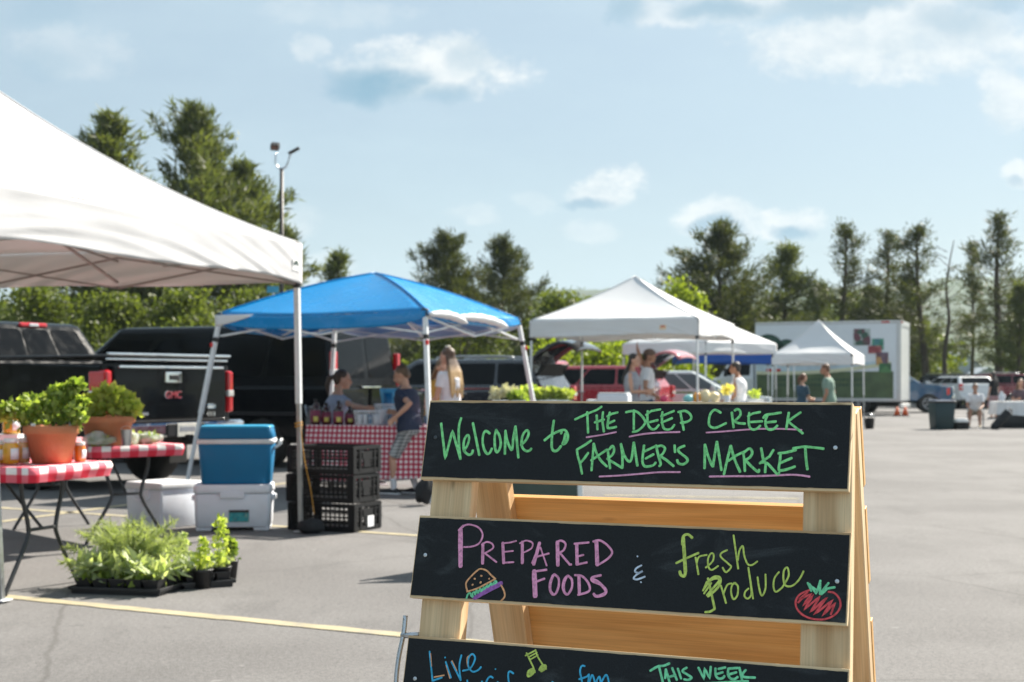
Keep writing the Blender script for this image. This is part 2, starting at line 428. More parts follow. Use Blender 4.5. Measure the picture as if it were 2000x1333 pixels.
G_B = (lambda: pine(5, 15, 5.2, .05, 135, 24, .85, 1.08, .46, seg=.33, holes=.09), 15)
G_C = (lambda: pine(11, 9, 2.7, .05, 96, 23, .8, 1.05, .34, seg=.26, cone=True, holes=.08), 9)
G_D = (lambda: pine(17, 10, 4.9, .04, 128, 22, .85, 1.0, .36, seg=.29, holes=.08, cone=True), 10)
G_S = (lambda: pine(23, 10, 2.5, .26, 84, 16, .7, .85, .30, .02, .18, .25, True), 10)
G_T = (lambda: pine(29, 11, 2.4, .30, 84, 16, .7, .85, .30, -.02, .2, .25, True), 11)
G_L = (lambda: broad(31, 6, 2.6, 9000), 6)
tree('A', G_A, M_pine, "pine_tree", "olive green pine rising straight from behind the sloping roof of the nearest white canopy", 222, 238, 62, 1.45, .3)
tree('B', G_B, M_pine, "pine_tree", "tallest and widest pine, left of the black light pole", 385, 230, 60, 1.25, 1.0)
tree('A', G_A, M_pine, "pine_tree", "shorter pine leaning out of the widest pine towards the light pole", 472, 330, 63, 1.5, 2.2)
tree('C', G_C, M_pine, "pine_tree", "small pine top right behind the light pole above the white valance corner", 556, 452, 72, 1.0, .9)
tree('C', G_C, M_pine, "pine_tree", "small pointed pine top just left of the peak of the large blue canopy", 662, 500, 76, 1.2, 2.5)
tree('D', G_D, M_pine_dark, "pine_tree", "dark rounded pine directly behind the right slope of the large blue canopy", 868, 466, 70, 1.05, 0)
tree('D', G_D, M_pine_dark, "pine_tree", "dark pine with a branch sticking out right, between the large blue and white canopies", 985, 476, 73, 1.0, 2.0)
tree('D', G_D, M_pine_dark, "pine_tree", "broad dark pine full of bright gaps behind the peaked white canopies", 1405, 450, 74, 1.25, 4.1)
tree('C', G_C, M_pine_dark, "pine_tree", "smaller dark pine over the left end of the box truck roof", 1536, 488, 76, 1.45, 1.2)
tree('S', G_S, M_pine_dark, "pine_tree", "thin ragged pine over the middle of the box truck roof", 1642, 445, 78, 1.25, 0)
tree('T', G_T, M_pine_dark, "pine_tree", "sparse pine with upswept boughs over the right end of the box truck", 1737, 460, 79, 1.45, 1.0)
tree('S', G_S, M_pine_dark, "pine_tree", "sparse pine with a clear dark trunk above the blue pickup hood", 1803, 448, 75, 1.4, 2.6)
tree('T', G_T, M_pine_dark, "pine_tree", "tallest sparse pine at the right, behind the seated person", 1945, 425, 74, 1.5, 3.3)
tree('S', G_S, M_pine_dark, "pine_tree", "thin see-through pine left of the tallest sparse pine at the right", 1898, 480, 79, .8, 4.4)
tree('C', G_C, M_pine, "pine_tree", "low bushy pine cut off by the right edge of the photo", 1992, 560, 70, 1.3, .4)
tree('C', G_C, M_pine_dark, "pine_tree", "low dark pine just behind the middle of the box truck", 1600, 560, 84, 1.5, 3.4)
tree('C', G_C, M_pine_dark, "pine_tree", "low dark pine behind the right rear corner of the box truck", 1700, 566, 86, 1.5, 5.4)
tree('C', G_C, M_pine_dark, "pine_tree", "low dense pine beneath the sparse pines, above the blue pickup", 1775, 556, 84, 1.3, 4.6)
tree('L', G_L, M_leaf, "broadleaf_tree", "rounded green tree behind the cab of the near black pickup", 60, 545, 46, 1.1, 0)
tree('L', G_L, M_leaf, "broadleaf_tree", "rounded green tree over the gap between the black pickup and the black van", 215, 568, 45, 1.0, 1.9)
tree('L', G_L, M_leaf, "broadleaf_tree", "rounded green tree behind the roof of the black van", 370, 560, 46, 1.1, 3.1)
tree('L', G_L, M_leaf, "broadleaf_tree", "green tree between the white canopy leg and the left slope of the blue canopy", 520, 562, 52, 1.0, 4.4)
tree('L', G_L, M_leaf, "broadleaf_tree", "green tree low behind the near left slope of the white peaked canopy", 1095, 566, 66, 1.05, 2.3)
tree('L', G_L, M_leaf, "broadleaf_tree", "green tree low between the rear of the blue canopy and the black wagon", 900, 612, 58, 1.2, .6)
G_Y = (lambda: broad(37, 6, 1.6, 3800, .12, .24, 12), 6)
tree('Y', G_Y, M_leaf_lt, "broadleaf_tree", "slim yellow green tree touching the right slope of the peaked white canopy", 1333, 542, 60, .9, 0)
tree('M', (lambda: broad(41, 3, 1.9, 5200, .05, .2, 12), 3), M_leaf_lt, "shrub", "bright green shrub behind the maroon wagon, left half of the row", 1105, 676, 50, 1.1, 0)
tree('M', None or (None, 3), M_leaf_lt, "shrub", "bright green shrub behind the maroon wagon, right half of the row", 1192, 672, 49, 1.05, 2)
tree('M', (None, 3), M_leaf_lt, "shrub", "bright green shrub seen beneath the raised red hatch", 1335, 706, 52, .9, 4)
# bare leafless trunk
bt = thing("bare_tree", "thin bare trunk without a crown between the sparse pines at the right", "tree", ((1850 - 1000) * 74 / FPX, 74, 0))
mb = MB(); rr = random.Random(4)
mb.tube(cr([(0, 0, -.1), (-.15, 0, 2.5), (.1, 0, 4.5), (-.05, 0, 6.3), (.35, 0, 8.6)], 4), list(np.linspace(.15, .02, 17)), 7)
for i in range(16):
    z = 2.6 + i * .36; a = rr.random() * 6.28; L = rr.uniform(.5, 1.5)
    mb.tube([(0, 0, z), (math.cos(a) * L * .5, math.sin(a) * L * .5, z + L * .25), (math.cos(a) * L, math.sin(a) * L, z + L * .6)], [.025, .015, .006], 5)
mb.build("trunk", M_bark, bt)

# the wood beyond reads as one mass
def far_wood():
    T = []; r = np.random.default_rng(99)
    def clump(px, top, Y, w, h, n, lf):
        z1 = CH + (HZ - top) * Y / FPX; x = (px - 1000) * Y / FPX
        q = norm(r.standard_normal((n, 3))) * (r.random((n, 1)) ** .4) * np.array((w, w, h))
        a = q + np.array((x, Y, z1 - h)); a[:, 2] = np.maximum(a[:, 2], .1)
        u = norm(r.standard_normal((n, 3))); v = norm(np.cross(u, r.standard_normal((n, 3)))); l = lf * (.6 + .8 * r.random((n, 1)))
        T.append(np.stack([a - u * l * .5, a + v * l * .4, a + u * l * .5, a - v * l * .4], 1))
    for px in range(-260, 2300, 62):
        if 1790 < px < 1990: continue
        tp = 600 + 26 * math.sin(px * .021) + r.normal() * 14
        if px < 560: tp -= 22
        if 580 < px < 1060: tp += 6
        if px > 1280: tp -= 22
        if px > 1985: tp += 40
        Y = 92 + r.random() * 14
        z = (HZ - tp) * Y / FPX
        for k in range(5): clump(px + r.normal() * 22, tp + k * 30 + r.normal() * 10, Y + r.normal() * 2, 1.5 + r.random() * .9, 1.3 + r.random() * .8, 420, .42)
    return tag(tris("far_wood", np.concatenate(T), M_leaf, None, True), "dense green wood standing behind the pines and parked cars", "wood", kind='stuff')
far_wood()
def reflection_wood():
    # unseen trees added left of the frame to darken reflections in the black cars
    r = np.random.default_rng(5); n = 9000; T = []
    for i in range(26):
        c = np.array((-36 - 10 * r.random(), -52 + 2.6 * i, 0)); k = 420; h = 9 + 6 * r.random()
        a = c + norm(r.standard_normal((k, 3))) * r.random((k, 1)) ** .4 * np.array((2.6, 2.6, h * .5)) + np.array((0, 0, h * .52)); u = norm(r.standard_normal((k, 3))); w = norm(np.cross(u, r.standard_normal((k, 3)))); l = 1.0 * (.6 + .8 * r.random((k, 1)))
        T.append(np.stack([a - u * l * .5, a + w * l * .4, a + u * l * .5, a - w * l * .4], 1))
    return tag(tris("reflection_wood", np.concatenate(T), M_pine_dark, None, True), "unseen dark wood added on the left for the black cars to mirror", "wood", kind='stuff')
reflection_wood()
# ---------------------------------------------------------------- the chalkboard sign in front
def wood_mat(name, a, b, c, rough=.6, knots=0.):
    m = bpy.data.materials.new(name); m.use_nodes = True; g = NG(m.node_tree); bs = g.n['Principled BSDF']
    uv = g.co('UV'); p = g.mapping(uv, (1.6, 34, 1))
    n1 = g.noise(p, 1.0, 5, .6, dist=.6); n2 = g.noise(g.mapping(uv, (4, 240, 1)), 1.0, 3, .6); n3 = g.noise(g.mapping(uv, (.9, 9, 1), (3, 1, 0)), 1.3, 3)
    col = g.mix(g.ramp(n1, .32, .68), a, b); col = g.mix(g.ramp(n3, .48, .68, 0, .8), col, c)
    col = g.mix(1, col, g.vec(*(3 * [g.ramp(n2, .3, .7, .86, 1.1, False)])), 'MULTIPLY')
    if knots:
        vo = g.new('ShaderNodeTexVoronoi'); vo.inputs['Scale'].default_value = 1
        g.put(vo.inputs['Vector'], g.mapping(uv, (3.4, 13, 1), (.3, .2, 0)))
        col = g.mix(g.ramp(vo.outputs['Distance'], .10, .02, 0, knots), col, (.12, .06, .025))
    g.put(bs.inputs['Base Color'], col); bs.inputs['Roughness'].default_value = rough; bs.inputs['Specular IOR Level'].default_value = .35
    bp = g.new('ShaderNodeBump'); bp.inputs['Strength'].default_value = .25; bp.inputs['Distance'].default_value = .002
    g.put(bp.inputs['Height'], n2); g.l.new(bp.outputs[0], bs.inputs['Normal'])
    return m
M_wood = wood_mat("pale_pine_board", (.78, .61, .385), (.66, .47, .275), (.47, .29, .14), .55, .6)
M_wood_or = wood_mat("amber_pine_board", (.72, .43, .175), (.64, .355, .125), (.52, .27, .09), .5, .35)
def chalk_mat():
    m = bpy.data.materials.new("chalkboard_paint"); m.use_nodes = True; g = NG(m.node_tree); b = g.n['Principled BSDF']
    co = g.co(); n = g.noise(co, 9, 5, .6); n2 = g.noise(g.mapping(co, (1, 1, 3)), 60, 4, .7); n3 = g.noise(co, 420, 2, .6)
    c = g.mix(g.ramp(n, .3, .75), (.010, .0125, .0155), (.0165, .020, .0245))
    c = g.mix(g.ramp(n2, .66, .82, 0, .25), c, (.10, .12, .13))
    sm = g.noise(g.mapping(co, (1, 1, 2.2), (3, 1, 5)), 5.5, 5, .62, dist=1.2); c = g.mix(g.ramp(sm, .52, .76, 0, .26), c, (.12, .14, .155))
    c = g.mix(1, c, g.vec(*(3 * [g.ramp(n3, .3, .7, .75, 1.3, False)])), 'MULTIPLY')
    g.put(b.inputs['Base Color'], c); g.put(b.inputs['Roughness'], g.ramp(n, .3, .7, .62, .8)); b.inputs['Specular IOR Level'].default_value = .3
    bp = g.new('ShaderNodeBump'); bp.inputs['Strength'].default_value = .3; bp.inputs['Distance'].default_value = .001
    g.put(bp.inputs['Height'], g.noise(co, 260, 3)); g.l.new(bp.outputs[0], b.inputs['Normal'])
    return m
M_board = chalk_mat()
M_steel = mat("brushed_steel", (.55, .57, .6), .3, 1., .1, 30, .1, 200)
M_zinc = mat("zinc", (.62, .66, .70), .35, 1., .1, 30)
def chalk(name, col):
    m = bpy.data.materials.new(name); m.use_nodes = True; g = NG(m.node_tree); b = g.n['Principled BSDF']
    co = g.co(); n = g.noise(co, 130, 4, .7); n2 = g.noise(co, 22, 3)
    c = g.mix(g.ramp(n, .30, .62, .62, 0), col, tuple(x * .36 for x in col)); c = g.mix(g.ramp(n2, .46, .72, 0, .5), c, tuple(x * .55 for x in col))
    g.put(b.inputs['Base Color'], c); b.inputs['Roughness'].default_value = .85; b.inputs['Specular IOR Level'].default_value = .2
    return m
K = dict(g=chalk("green_chalk", (.30, .90, .36)), k=chalk("pink_chalk", (.97, .42, .68)), l=chalk("light_pink_chalk", (.92, .45, .68)), y=chalk("lime_chalk", (.66, .84, .20)), w=chalk("pale_blue_chalk", (.68, .80, .98)),
         r=chalk("red_chalk", (.85, .12, .14)), o=chalk("orange_chalk", (.95, .50, .26)), p=chalk("purple_chalk", (.42, .17, .55)), m=chalk("mint_chalk", (.26, .88, .5)), b=chalk("blue_chalk", (.08, .56, .92)))

TILT, YAW = R(15.7), math.atan2(.386, .9225)
nh = V((.386, .9225, 0)); U = V((.9225, -.386, 0))                  # away from us; along the boards to the right
VU = (nh * math.sin(TILT) + V((0, 0, math.cos(TILT))))               # up the front frame
NF = U.cross(VU).normalized()                                        # out of the front face, towards us
P0 = at(840, 785, 3.127)                                             # top left corner of the top board
BW, BH, PITCH, TH, SH = .914, .170, .256, .019, .033
sign_c = P0 + U * BW / 2; sign_o = V((sign_c.x, sign_c.y + .05, 0))
sign = thing("chalkboard_sign", "wooden A-frame sign with black chalkboard slats lettered in bright chalk, nearest thing", "sign", sign_o)
AX = Matrix((U, VU, NF)).transposed()
def on_board(px, py, lift=.0012):
    """where the line of sight through a photo point meets the painted face"""
    d = V(((px - 1000) / FPX, 1, -(py - HZ) / FPX)); o_ = V((0, 0, CH)); p = P0 + NF * lift
    return o_ + d * ((p - o_).dot(NF) / d.dot(NF))
boards = []
for k in range(4):
    c = P0 + U * (BW / 2 + SH * PITCH * k) - VU * (PITCH * k + BH / 2) - NF * (TH / 2)
    core = MB(); core.box(c - NF * .0007, (BW + .002, BH + .007, TH - .0014), AX, .0012)
    b = core.build("board", M_wood, sign, sign_o)
    pm = MB(); e = random.Random(k)
    ed = lambda u: (.0011 * noise.noise(V((u * 14, k * 3.1, 0))) + .0007 * noise.noise(V((u * 60, k, 2))))
    pm.grid(lambda u, v: c + U * (BW * (u - .5) * .9965) + VU * ((BH - .0035) * (v - .5) + (ed(u) if v in (0., 1.) else 0)) + NF * (TH / 2 + .0001), 90, 6)
    pm.build("chalkboard_panel", M_board, b, sign_o); boards.append(b)
tops = P0 - NF * TH
def leg_pts(x, s0, s1): return [tops + U * (x + SH * s) - VU * s for s in (s0, s1)]
LW, LT = .094, .038
for x in (LW / 2 + .014, BW - LW / 2 - .001):
    a, b = leg_pts(x, -.004, 1.235)
    z = (a - b).normalized(); x_ = (U - z * U.dot(z)).normalized()
    mb = MB(); mb.box((a + b) / 2 - NF * LT / 2, (LW, LT, (a - b).length), Matrix((x_, -NF, z)).transposed(), .003)
    mb.build("front_leg", M_wood, sign, sign_o)
# rear frame hinged at the top
T2 = R(18); VR = (-nh * math.sin(T2) + V((0, 0, math.cos(T2)))); NR = U.cross(VR).normalized()
rt = tops - NF * LT + nh * .012 + V((0, 0, -.004))
AR = Matrix((U, VR, NR)).transposed()
for x in (.088, BW - LW * .47):
    mb = MB(); mb.box(rt + U * x - VR * .62 - NR * LT / 2, (LW * .9, 1.24, LT), AR, .003); mb.build("rear_leg", M_wood, sign, sign_o)
for k in range(4):
    s0 = .222 + .256 * (k - 1) if k else 0.004
    mb = MB(); mb.box(rt + U * (BW / 2 + .027) - VR * (s0 + BH / 2) - NR * (LT + TH / 2 + .0005), (BW - .055, BH, TH), AR, .0015); mb.build("rear_board", M_wood_or, sign, sign_o)
for x in (.075, .845):
    mb = MB(); c = P0 + U * x - NF * (TH + .015) + V((0, 0, .0045))
    mb.tube([c - U * .038, c + U * .038], .0055, 10)
    for s in (-.026, 0, .026): mb.tube([c + U * (s - .0006), c + U * (s + .0006)], .0062, 10)
    mb.box(c + V((0, 0, -.004)), (.078, .05, .002), Matrix((U, nh, V((0, 0, 1)))).transposed())
    mb.build("hinge", M_zinc, sign, sign_o)
for px, py, k in ((850.8, 854.8, 0), (1631.6, 875, 0), (830.8, 1084.5, 1), (1635, 1136, 1), (810.7, 1326, 2)):
    c = on_board(px, py, .001); mb = MB()
    mb.lathe([(.0042, 0), (.0046, .0006), (.0036, .0014), (.001, .0016)], c, 14, AX)
    for a in (.4, .4 + math.pi / 2): mb.box(c + NF * .0016, (.0042, .0011, .0006), AX @ rot3('Z', a))
    mb.build("screw", M_zinc if (px > 900 or py > 900) else mat("dark_screw", (.08, .09, .1), .4, .6), boards[k], sign_o)
# bent steel handle on the left leg
mb = MB(); hc = on_board(788, 1240, -.03)
mb.tube(cr([on_board(792, 1203, -.03), on_board(788, 1240, -.03), on_board(778, 1290, -.03), on_board(774, 1345, -.03), on_board(784, 1400, -.03)], 5), .0055, 8)
mb.tube([on_board(784, 1242, -.03), on_board(822, 1240, -.03)], .006, 10); mb.build("handle", M_steel, sign, sign_o)

# chalk writing: strokes in enlarged views of the photograph, laid on the boards
Z = dict(a=(850, 780, 2000 / 280), b=(1100, 780, 2000 / 280), c=(1360, 780, 2000 / 280), d=(870, 1010, 2000 / 350), e=(1220, 1020, 2000 / 440), f=(810, 1240, 2000 / 410), h=(1240, 1270, 2000 / 260))
def write(k, z, col, txt, w=5.2, name="chalk_lettering"):
    """txt: strokes separated by ';', points 'x,y', leading '~' = curved, '#w' = own width"""
    ox, oy, sc = Z[z]; mb = MB(); r = random.Random(len(txt))
    lay = .0010
    for st in txt.split(';'):
        st = st.strip(); ww = w
        if not st: continue
        cv = st[0] == '~'; st = st.lstrip('~')
        if st[0] == '#': a, st = st[1:].split(' ', 1); ww = float(a)
        pts = [tuple(float(q) for q in s.split(',')) for s in st.split()]
        if cv: pts = [tuple(q[:2]) for q in cr(pts, 6)]
        else:
            dn = []
            for p, q in zip(pts, pts[1:]):
                n = max(2, int(math.hypot(q[0] - p[0], q[1] - p[1]) / 40)); dn += [(p[0] + (q[0] - p[0]) * i / n, p[1] + (q[1] - p[1]) * i / n) for i in range(n)]
            pts = dn + [pts[-1]]
        lay += .00003
        P = [on_board(ox + x / sc, oy + y / sc, lay) for x, y in pts]
        if len(P) == 1: mb.lathe([(ww / 1900, 0), (ww / 1950, .0003)], P[0], 10, AX); continue
        half = ww / 2 / 890; L, Rr = [], []
        n = len(P)
        ext0 = (P[0] - P[1]).normalized() * half * .7; ext1 = (P[-1] - P[-2]).normalized() * half * .7
        P = [P[0] + ext0] + P + [P[-1] + ext1]; n += 2
        rings = []
        for i, p in enumerate(P):
            t = (P[min(i + 1, n - 1)] - P[max(i - 1, 0)]).normalized(); s_ = NF.cross(t).normalized()
            h = half * (1 + .12 * noise.noise(p * 70)) * (.55 if i in (0, n - 1) else 1)
            rings.append([p + s_ * h, p + s_ * h * .7 + NF * .0003, p - s_ * h * .7 + NF * .0003, p - s_ * h])
        mb.loft(rings, True, True, False)
    return mb.build(name, K[col], boards[k], sign_o)
# "Welcome to"
write(0, 'a', 'g', "83,340 140,830 240,440 352,835; ~362,265 335,360 327,500 335,680 352,835; ~400,725 450,640 472,560 465,510 440,510 405,570 395,660 410,730 465,775 510,760 525,715;"
      "526,335 615,780; ~762,480 705,445 670,500 662,590 680,690 720,760 760,750 790,690; ~850,430 830,530 835,680 860,740 895,700 915,620 895,510 850,430; 972,765 980,440; ~980,440 1005,580 1060,705 1080,660 1090,540 1120,380; 1120,380 1160,815;"
      "~1195,640 1260,580 1300,500 1295,445 1260,445 1215,520 1205,620 1225,690 1275,725 1320,715 1340,690", 5.2)
write(0, 'a', 'g', "~1655,300 1632,470 1625,640 1635,700 1665,725 1710,710 1755,655; ~1525,575 1620,500 1720,450 1800,430 1840,470 1850,540 1820,610 1780,625 1800,570 1815,480; ~1755,478 1765,460", 5.2)
# "THE DEEP CREEK"
write(0, 'b', 'g', "165,283 335,205 470,150 535,105; 335,180 347,470; 467,225 478,425; ~555,180 548,300 568,455; 440,325 570,285; ~650,185 630,280 618,380 640,405 740,388; 615,242 680,205 760,185; 640,335 715,300", 4.6)
write(0, 'b', 'g', "985,155 985,420; ~875,183 985,165 1060,200 1140,300 1120,370 1040,440 970,457; ~1178,165 1175,280 1190,370 1240,420 1290,410 1335,360; 1155,220 1230,165 1355,143; 1210,320 1320,293; ~1383,180 1378,300 1400,400 1450,425 1510,410 1550,360; 1365,240 1450,205 1545,165; 1370,325 1440,300 1520,265;"
      "1635,190 1682,430; ~1605,180 1700,165 1770,210 1785,270 1730,315 1640,330", 4.6)
write(0, 'c', 'g', "~340,190 260,150 200,200 175,300 185,370 240,400 300,390 415,335; 495,185 520,395; ~535,160 570,140 610,165 610,230 540,300; ~540,315 590,335 680,342; ~737,190 730,300 745,390 790,425 850,410 890,370; 720,240 790,200 890,180; 745,320 920,310; ~1000,210 965,300 975,390 1020,425 1080,415 1130,370; ~935,262 975,220 1080,205 1180,188; 985,325 1110,312;"
      "1290,190 1255,415; ~1455,185 1360,250 1280,310; ~1290,320 1390,400 1485,478", 4.6)
# "FARMER'S MARKET"
write(0, 'b', 'g', "~390,578 300,640 190,705; ~190,705 205,800 235,900 262,1040; 240,890 300,820 348,750; ~425,620 415,760 395,995; ~425,620 460,740 520,850 610,940; ~390,855 500,780 610,705; ~620,705 635,820 655,965; ~645,700 685,655 710,700 690,770 615,835; 625,840 825,960; ~805,625 825,780 825,960; ~805,625 850,780 915,870 955,820 985,605; 985,605 1035,930;"
      "~1128,645 1110,790 1108,890 1150,940 1250,925 1290,885; 1110,740 1280,660; 1150,830 1260,770; ~1295,645 1325,780 1360,900 1340,935; ~1295,670 1370,650 1420,690 1390,760 1350,795; 1350,795 1440,850 1540,935;"
      "1553,645 1560,740; ~1692,652 1610,690 1620,740 1720,820 1730,870 1670,910 1610,895 1590,850", 4.8)
write(0, 'c', 'g', "115,965 120,635; ~120,635 160,780 225,935 240,880 285,595; 288,595 350,990; ~480,650 430,850 385,1050; ~480,650 530,830 610,1015; ~450,860 560,785 680,730; 655,740 670,860 678,1005; ~665,745 740,690 780,740 750,810 680,850; ~690,855 770,940 860,1015 875,985;"
      "905,685 935,850 968,900 960,1020; 1075,710 1020,800 885,895; ~900,885 980,890 1060,970 1130,1045 1155,1025; ~1175,755 1165,870 1150,970 1180,995 1280,975 1375,940; 1145,757 1250,745 1390,710; 1185,885 1330,822; ~1350,688 1500,665 1640,675 1775,692; ~1520,680 1530,830 1550,980", 4.8)
write(0, 'b', 'l', "325,532 540,500 740,460; ~#3.4 925,523 1100,490 1300,470 1625,458; ~#3.4 505,1080 800,1065 1100,1040 1350,1020 1630,1018", 3.2, "chalk_underline")
write(0, 'c', 'l', "~140,467 400,450 700,425 900,415 1200,415 1470,430; ~#3.6 185,1080 500,1075 800,1075 1100,1065 1300,1055 1450,1062 1580,1082", 3.0, "chalk_underline")
# "PREPARED FOODS"
write(1, 'd', 'k', "#9 168,140 168,550; #5 150,150 200,100; ~#3.4 200,100 270,85 370,120 415,200 380,290 300,330 205,337; #6 418,300 415,520; ~#3.4 405,310 460,280 520,300 530,350 440,405; #3.4 440,405 570,505; #6 640,290 650,515; #3.2 640,295 730,285 790,268; #3.2 660,390 755,380; #3.4 650,512 760,505; #6 858,280 858,515; ~#3 830,295 900,265 970,290 960,350 880,395;"
      "#6.5 1050,290 985,530; #3.2 1060,340 1130,545; #3.6 1000,450 1155,408; #3 1040,330 965,515; #7 1250,280 1255,540; ~#4 1240,285 1290,265 1340,300 1320,370 1270,400; #4 1275,400 1390,535 1405,530; #6.5 1465,300 1470,530; #4 1440,300 1600,285; #4 1480,440 1540,425; #4 1475,530 1580,508; #7.5 1685,280 1695,535; ~#4 1650,275 1720,262 1800,310 1860,390 1820,460 1715,530", 4)
write(1, 'd', 'k', "#9 990,605 1002,885; #4.4 990,610 1128,590; #4.2 1020,720 1105,690; ~#4.4 1212,640 1260,680 1265,760 1235,850 1195,865 1165,810 1175,720 1212,640; ~#5.5 1200,655 1170,740 1170,820 1195,860; ~#4.4 1365,655 1410,700 1410,790 1370,860 1335,855 1310,790 1325,700 1365,655; ~#5 1350,670 1320,750 1325,830 1345,860; #6 1490,660 1495,865; ~#4.4 1445,650 1530,665 1600,750 1600,830 1480,870;"
      "~#4.6 1735,652 1640,675 1640,715 1740,760 1795,820 1770,870 1690,885; ~#5.5 1640,695 1720,740 1790,830 1740,875 1680,885 1655,860", 4)
# burger, ampersand
write(1, 'd', 'o', "~245,830 230,740 290,660 360,595 400,580 460,600 510,650 555,690; ~240,835 350,800 450,750 560,690; ~620,760 655,830 660,890 620,938", 3.2, "chalk_drawing")
write(1, 'd', 'o', "#3.4 322,690 332,691; #3.4 395,657 406,659; #3.4 300,760 308,755; #4 388,736 396,728; #3 486,690 491,690", 3.2, "chalk_drawing")
write(1, 'd', 'm', "~235,910 250,865 275,850 285,880 310,895 300,855 325,840 330,870 350,815 360,850 390,800 400,835 430,780 430,815 470,760 475,790 510,740 520,765 555,715 570,735 530,760", 3.6, "chalk_drawing")
write(1, 'd', 'p', "#8 325,905 460,830 625,745; #7 345,895 480,805 625,735; #4 310,908 500,800 620,727", 7, "chalk_drawing")
write(1, 'e', 'w', "~150,385 105,410 92,440 125,452 160,435 110,465 80,498 110,510 180,485; #3 112,303 115,307; #3 143,533 147,536", 3.4)
# "fresh Produce"
write(1, 'e', 'y', "#6.5 520,140 540,440; ~#5 600,140 560,110 520,130 512,200; ~#5.5 540,440 530,480 500,470 490,440; #4.2 458,365 540,325 655,275; #3.4 630,315 655,465; ~#3.2 640,370 660,310 730,292; ~#3.2 720,405 780,350 790,290 765,280 740,330 745,400 775,425 830,390; ~#3.2 910,250 860,275 855,310 920,370 945,400 900,445 870,405; #3.4 967,118 1008,415; ~#3.2 1005,340 1020,250 1050,215 1060,290 1090,370 1130,382 1178,350", 3.4)
write(1, 'e', 'y', "#4.2 740,500 800,770; ~#4 800,770 760,795 715,800; ~#4.5 735,540 790,490 840,490 850,530 820,590 740,660; ~#4 700,600 760,520 820,500 840,520 800,570 730,650; #3.4 705,635 770,540; #3.4 730,530 695,610; #3.4 855,565 900,720; ~#3.2 880,630 910,560 950,545; ~#3.2 985,540 955,560 945,620 965,685 1000,650 1005,570 970,540;"
      "~#3.2 1100,590 1070,620 1065,660 1095,680 1125,640 1120,560; #3.4 1098,405 1140,680; ~#3.2 1180,490 1195,590 1218,655 1250,590 1250,465; ~#3.2 1370,445 1330,500 1322,580 1345,620 1400,580; ~#3.2 1400,580 1455,480 1445,405 1415,430 1410,510 1430,565 1490,565 1550,510 1588,437", 3.4)
# tomato
write(1, 'e', 'r', "~1640,605 1560,640 1520,700 1530,770 1590,830 1680,862 1780,862 1870,820 1915,750 1905,680 1860,630 1810,620", 3.4, "chalk_drawing")
write(1, 'e', 'r', "1540,715 1630,620 1545,690 1660,635 1580,745 1680,645 1590,780 1740,655 1645,805 1795,670 1680,825 1850,690 1755,835 1870,715 1830,820", 3.6, "chalk_drawing")
write(1, 'e', 'm', "#3.8 1625,540 1658,612; #3.8 1640,550 1700,635; #4 1738,520 1708,620; #4 1735,540 1735,640; #4 1810,542 1740,630; #4.2 1865,580 1800,590 1745,642; #3.4 1700,600 1640,560", 4, "chalk_drawing")
# "Live music from", note, "THIS WEEK"
write(2, 'f', 'b', "141,160 170,440; 170,440 260,408; #3 288,218 291,219; 295,260 345,410; 350,260 438,435; ~445,195 425,300 438,435; ~458,345 530,320 575,230 550,185 515,220 510,300 550,352 600,340 632,308", 3.4)
write(2, 'f', 'o', "#2.4 150,180 160,300; #2.6 185,405 280,387; #2.6 300,290 335,415; #2.6 355,250 400,345; ~#2.4 545,190 500,220 505,300", 2.5)
write(2, 'f', 'y', "1065,175 1130,310 1145,360; 1150,145 1168,205 1225,295; 1055,200 1150,150; #2.6 1095,240 1175,195; #2.6 1085,215 1165,170; ~#4.5 1130,325 1085,350 1080,395 1120,375 1140,340 1100,370; ~#5.5 1190,335 1215,300 1245,300 1235,325 1205,345; #2.6 1245,300 1252,330", 3)
write(2, 'f', 'b', "~500,435 515,520 560,480 580,540; #3 768,328 771,329; ~640,445 655,520 690,430 720,400 745,412; ~940,370 905,350 890,385 900,480; ~1620,300 1590,300 1575,350 1590,430 1600,520; ~1565,425 1640,400 1660,380 1650,470; ~1660,470 1690,385 1715,450 1720,520; ~1720,470 1760,400 1775,500; ~1770,470 1820,385 1845,430 1855,520; ~300,520 340,470 380,560 430,480 470,560; ~790,450 800,520 830,560; ~1310,450 1330,470", 3.4)
write(2, 'h', 'm', "~232,312 340,250 440,235 520,200; ~360,235 385,340 420,480; 465,290 455,425; 465,290 520,480; 560,270 630,450; 500,410 610,375; 645,280 695,430; ~780,265 715,315 790,370 850,415 800,450 740,440; 955,265 1040,440 1045,270 1125,430 1140,250; ~1210,275 1215,380 1260,430 1320,420 1345,390; 1255,285 1360,262; 1235,360 1320,335; ~1405,275 1400,370 1440,430 1500,435 1545,405; 1405,280 1545,270; 1420,365 1525,335; 1570,265 1610,450; ~1665,300 1620,360 1640,405 1805,415; ~1050,505 1300,490 1700,467", 4.2)
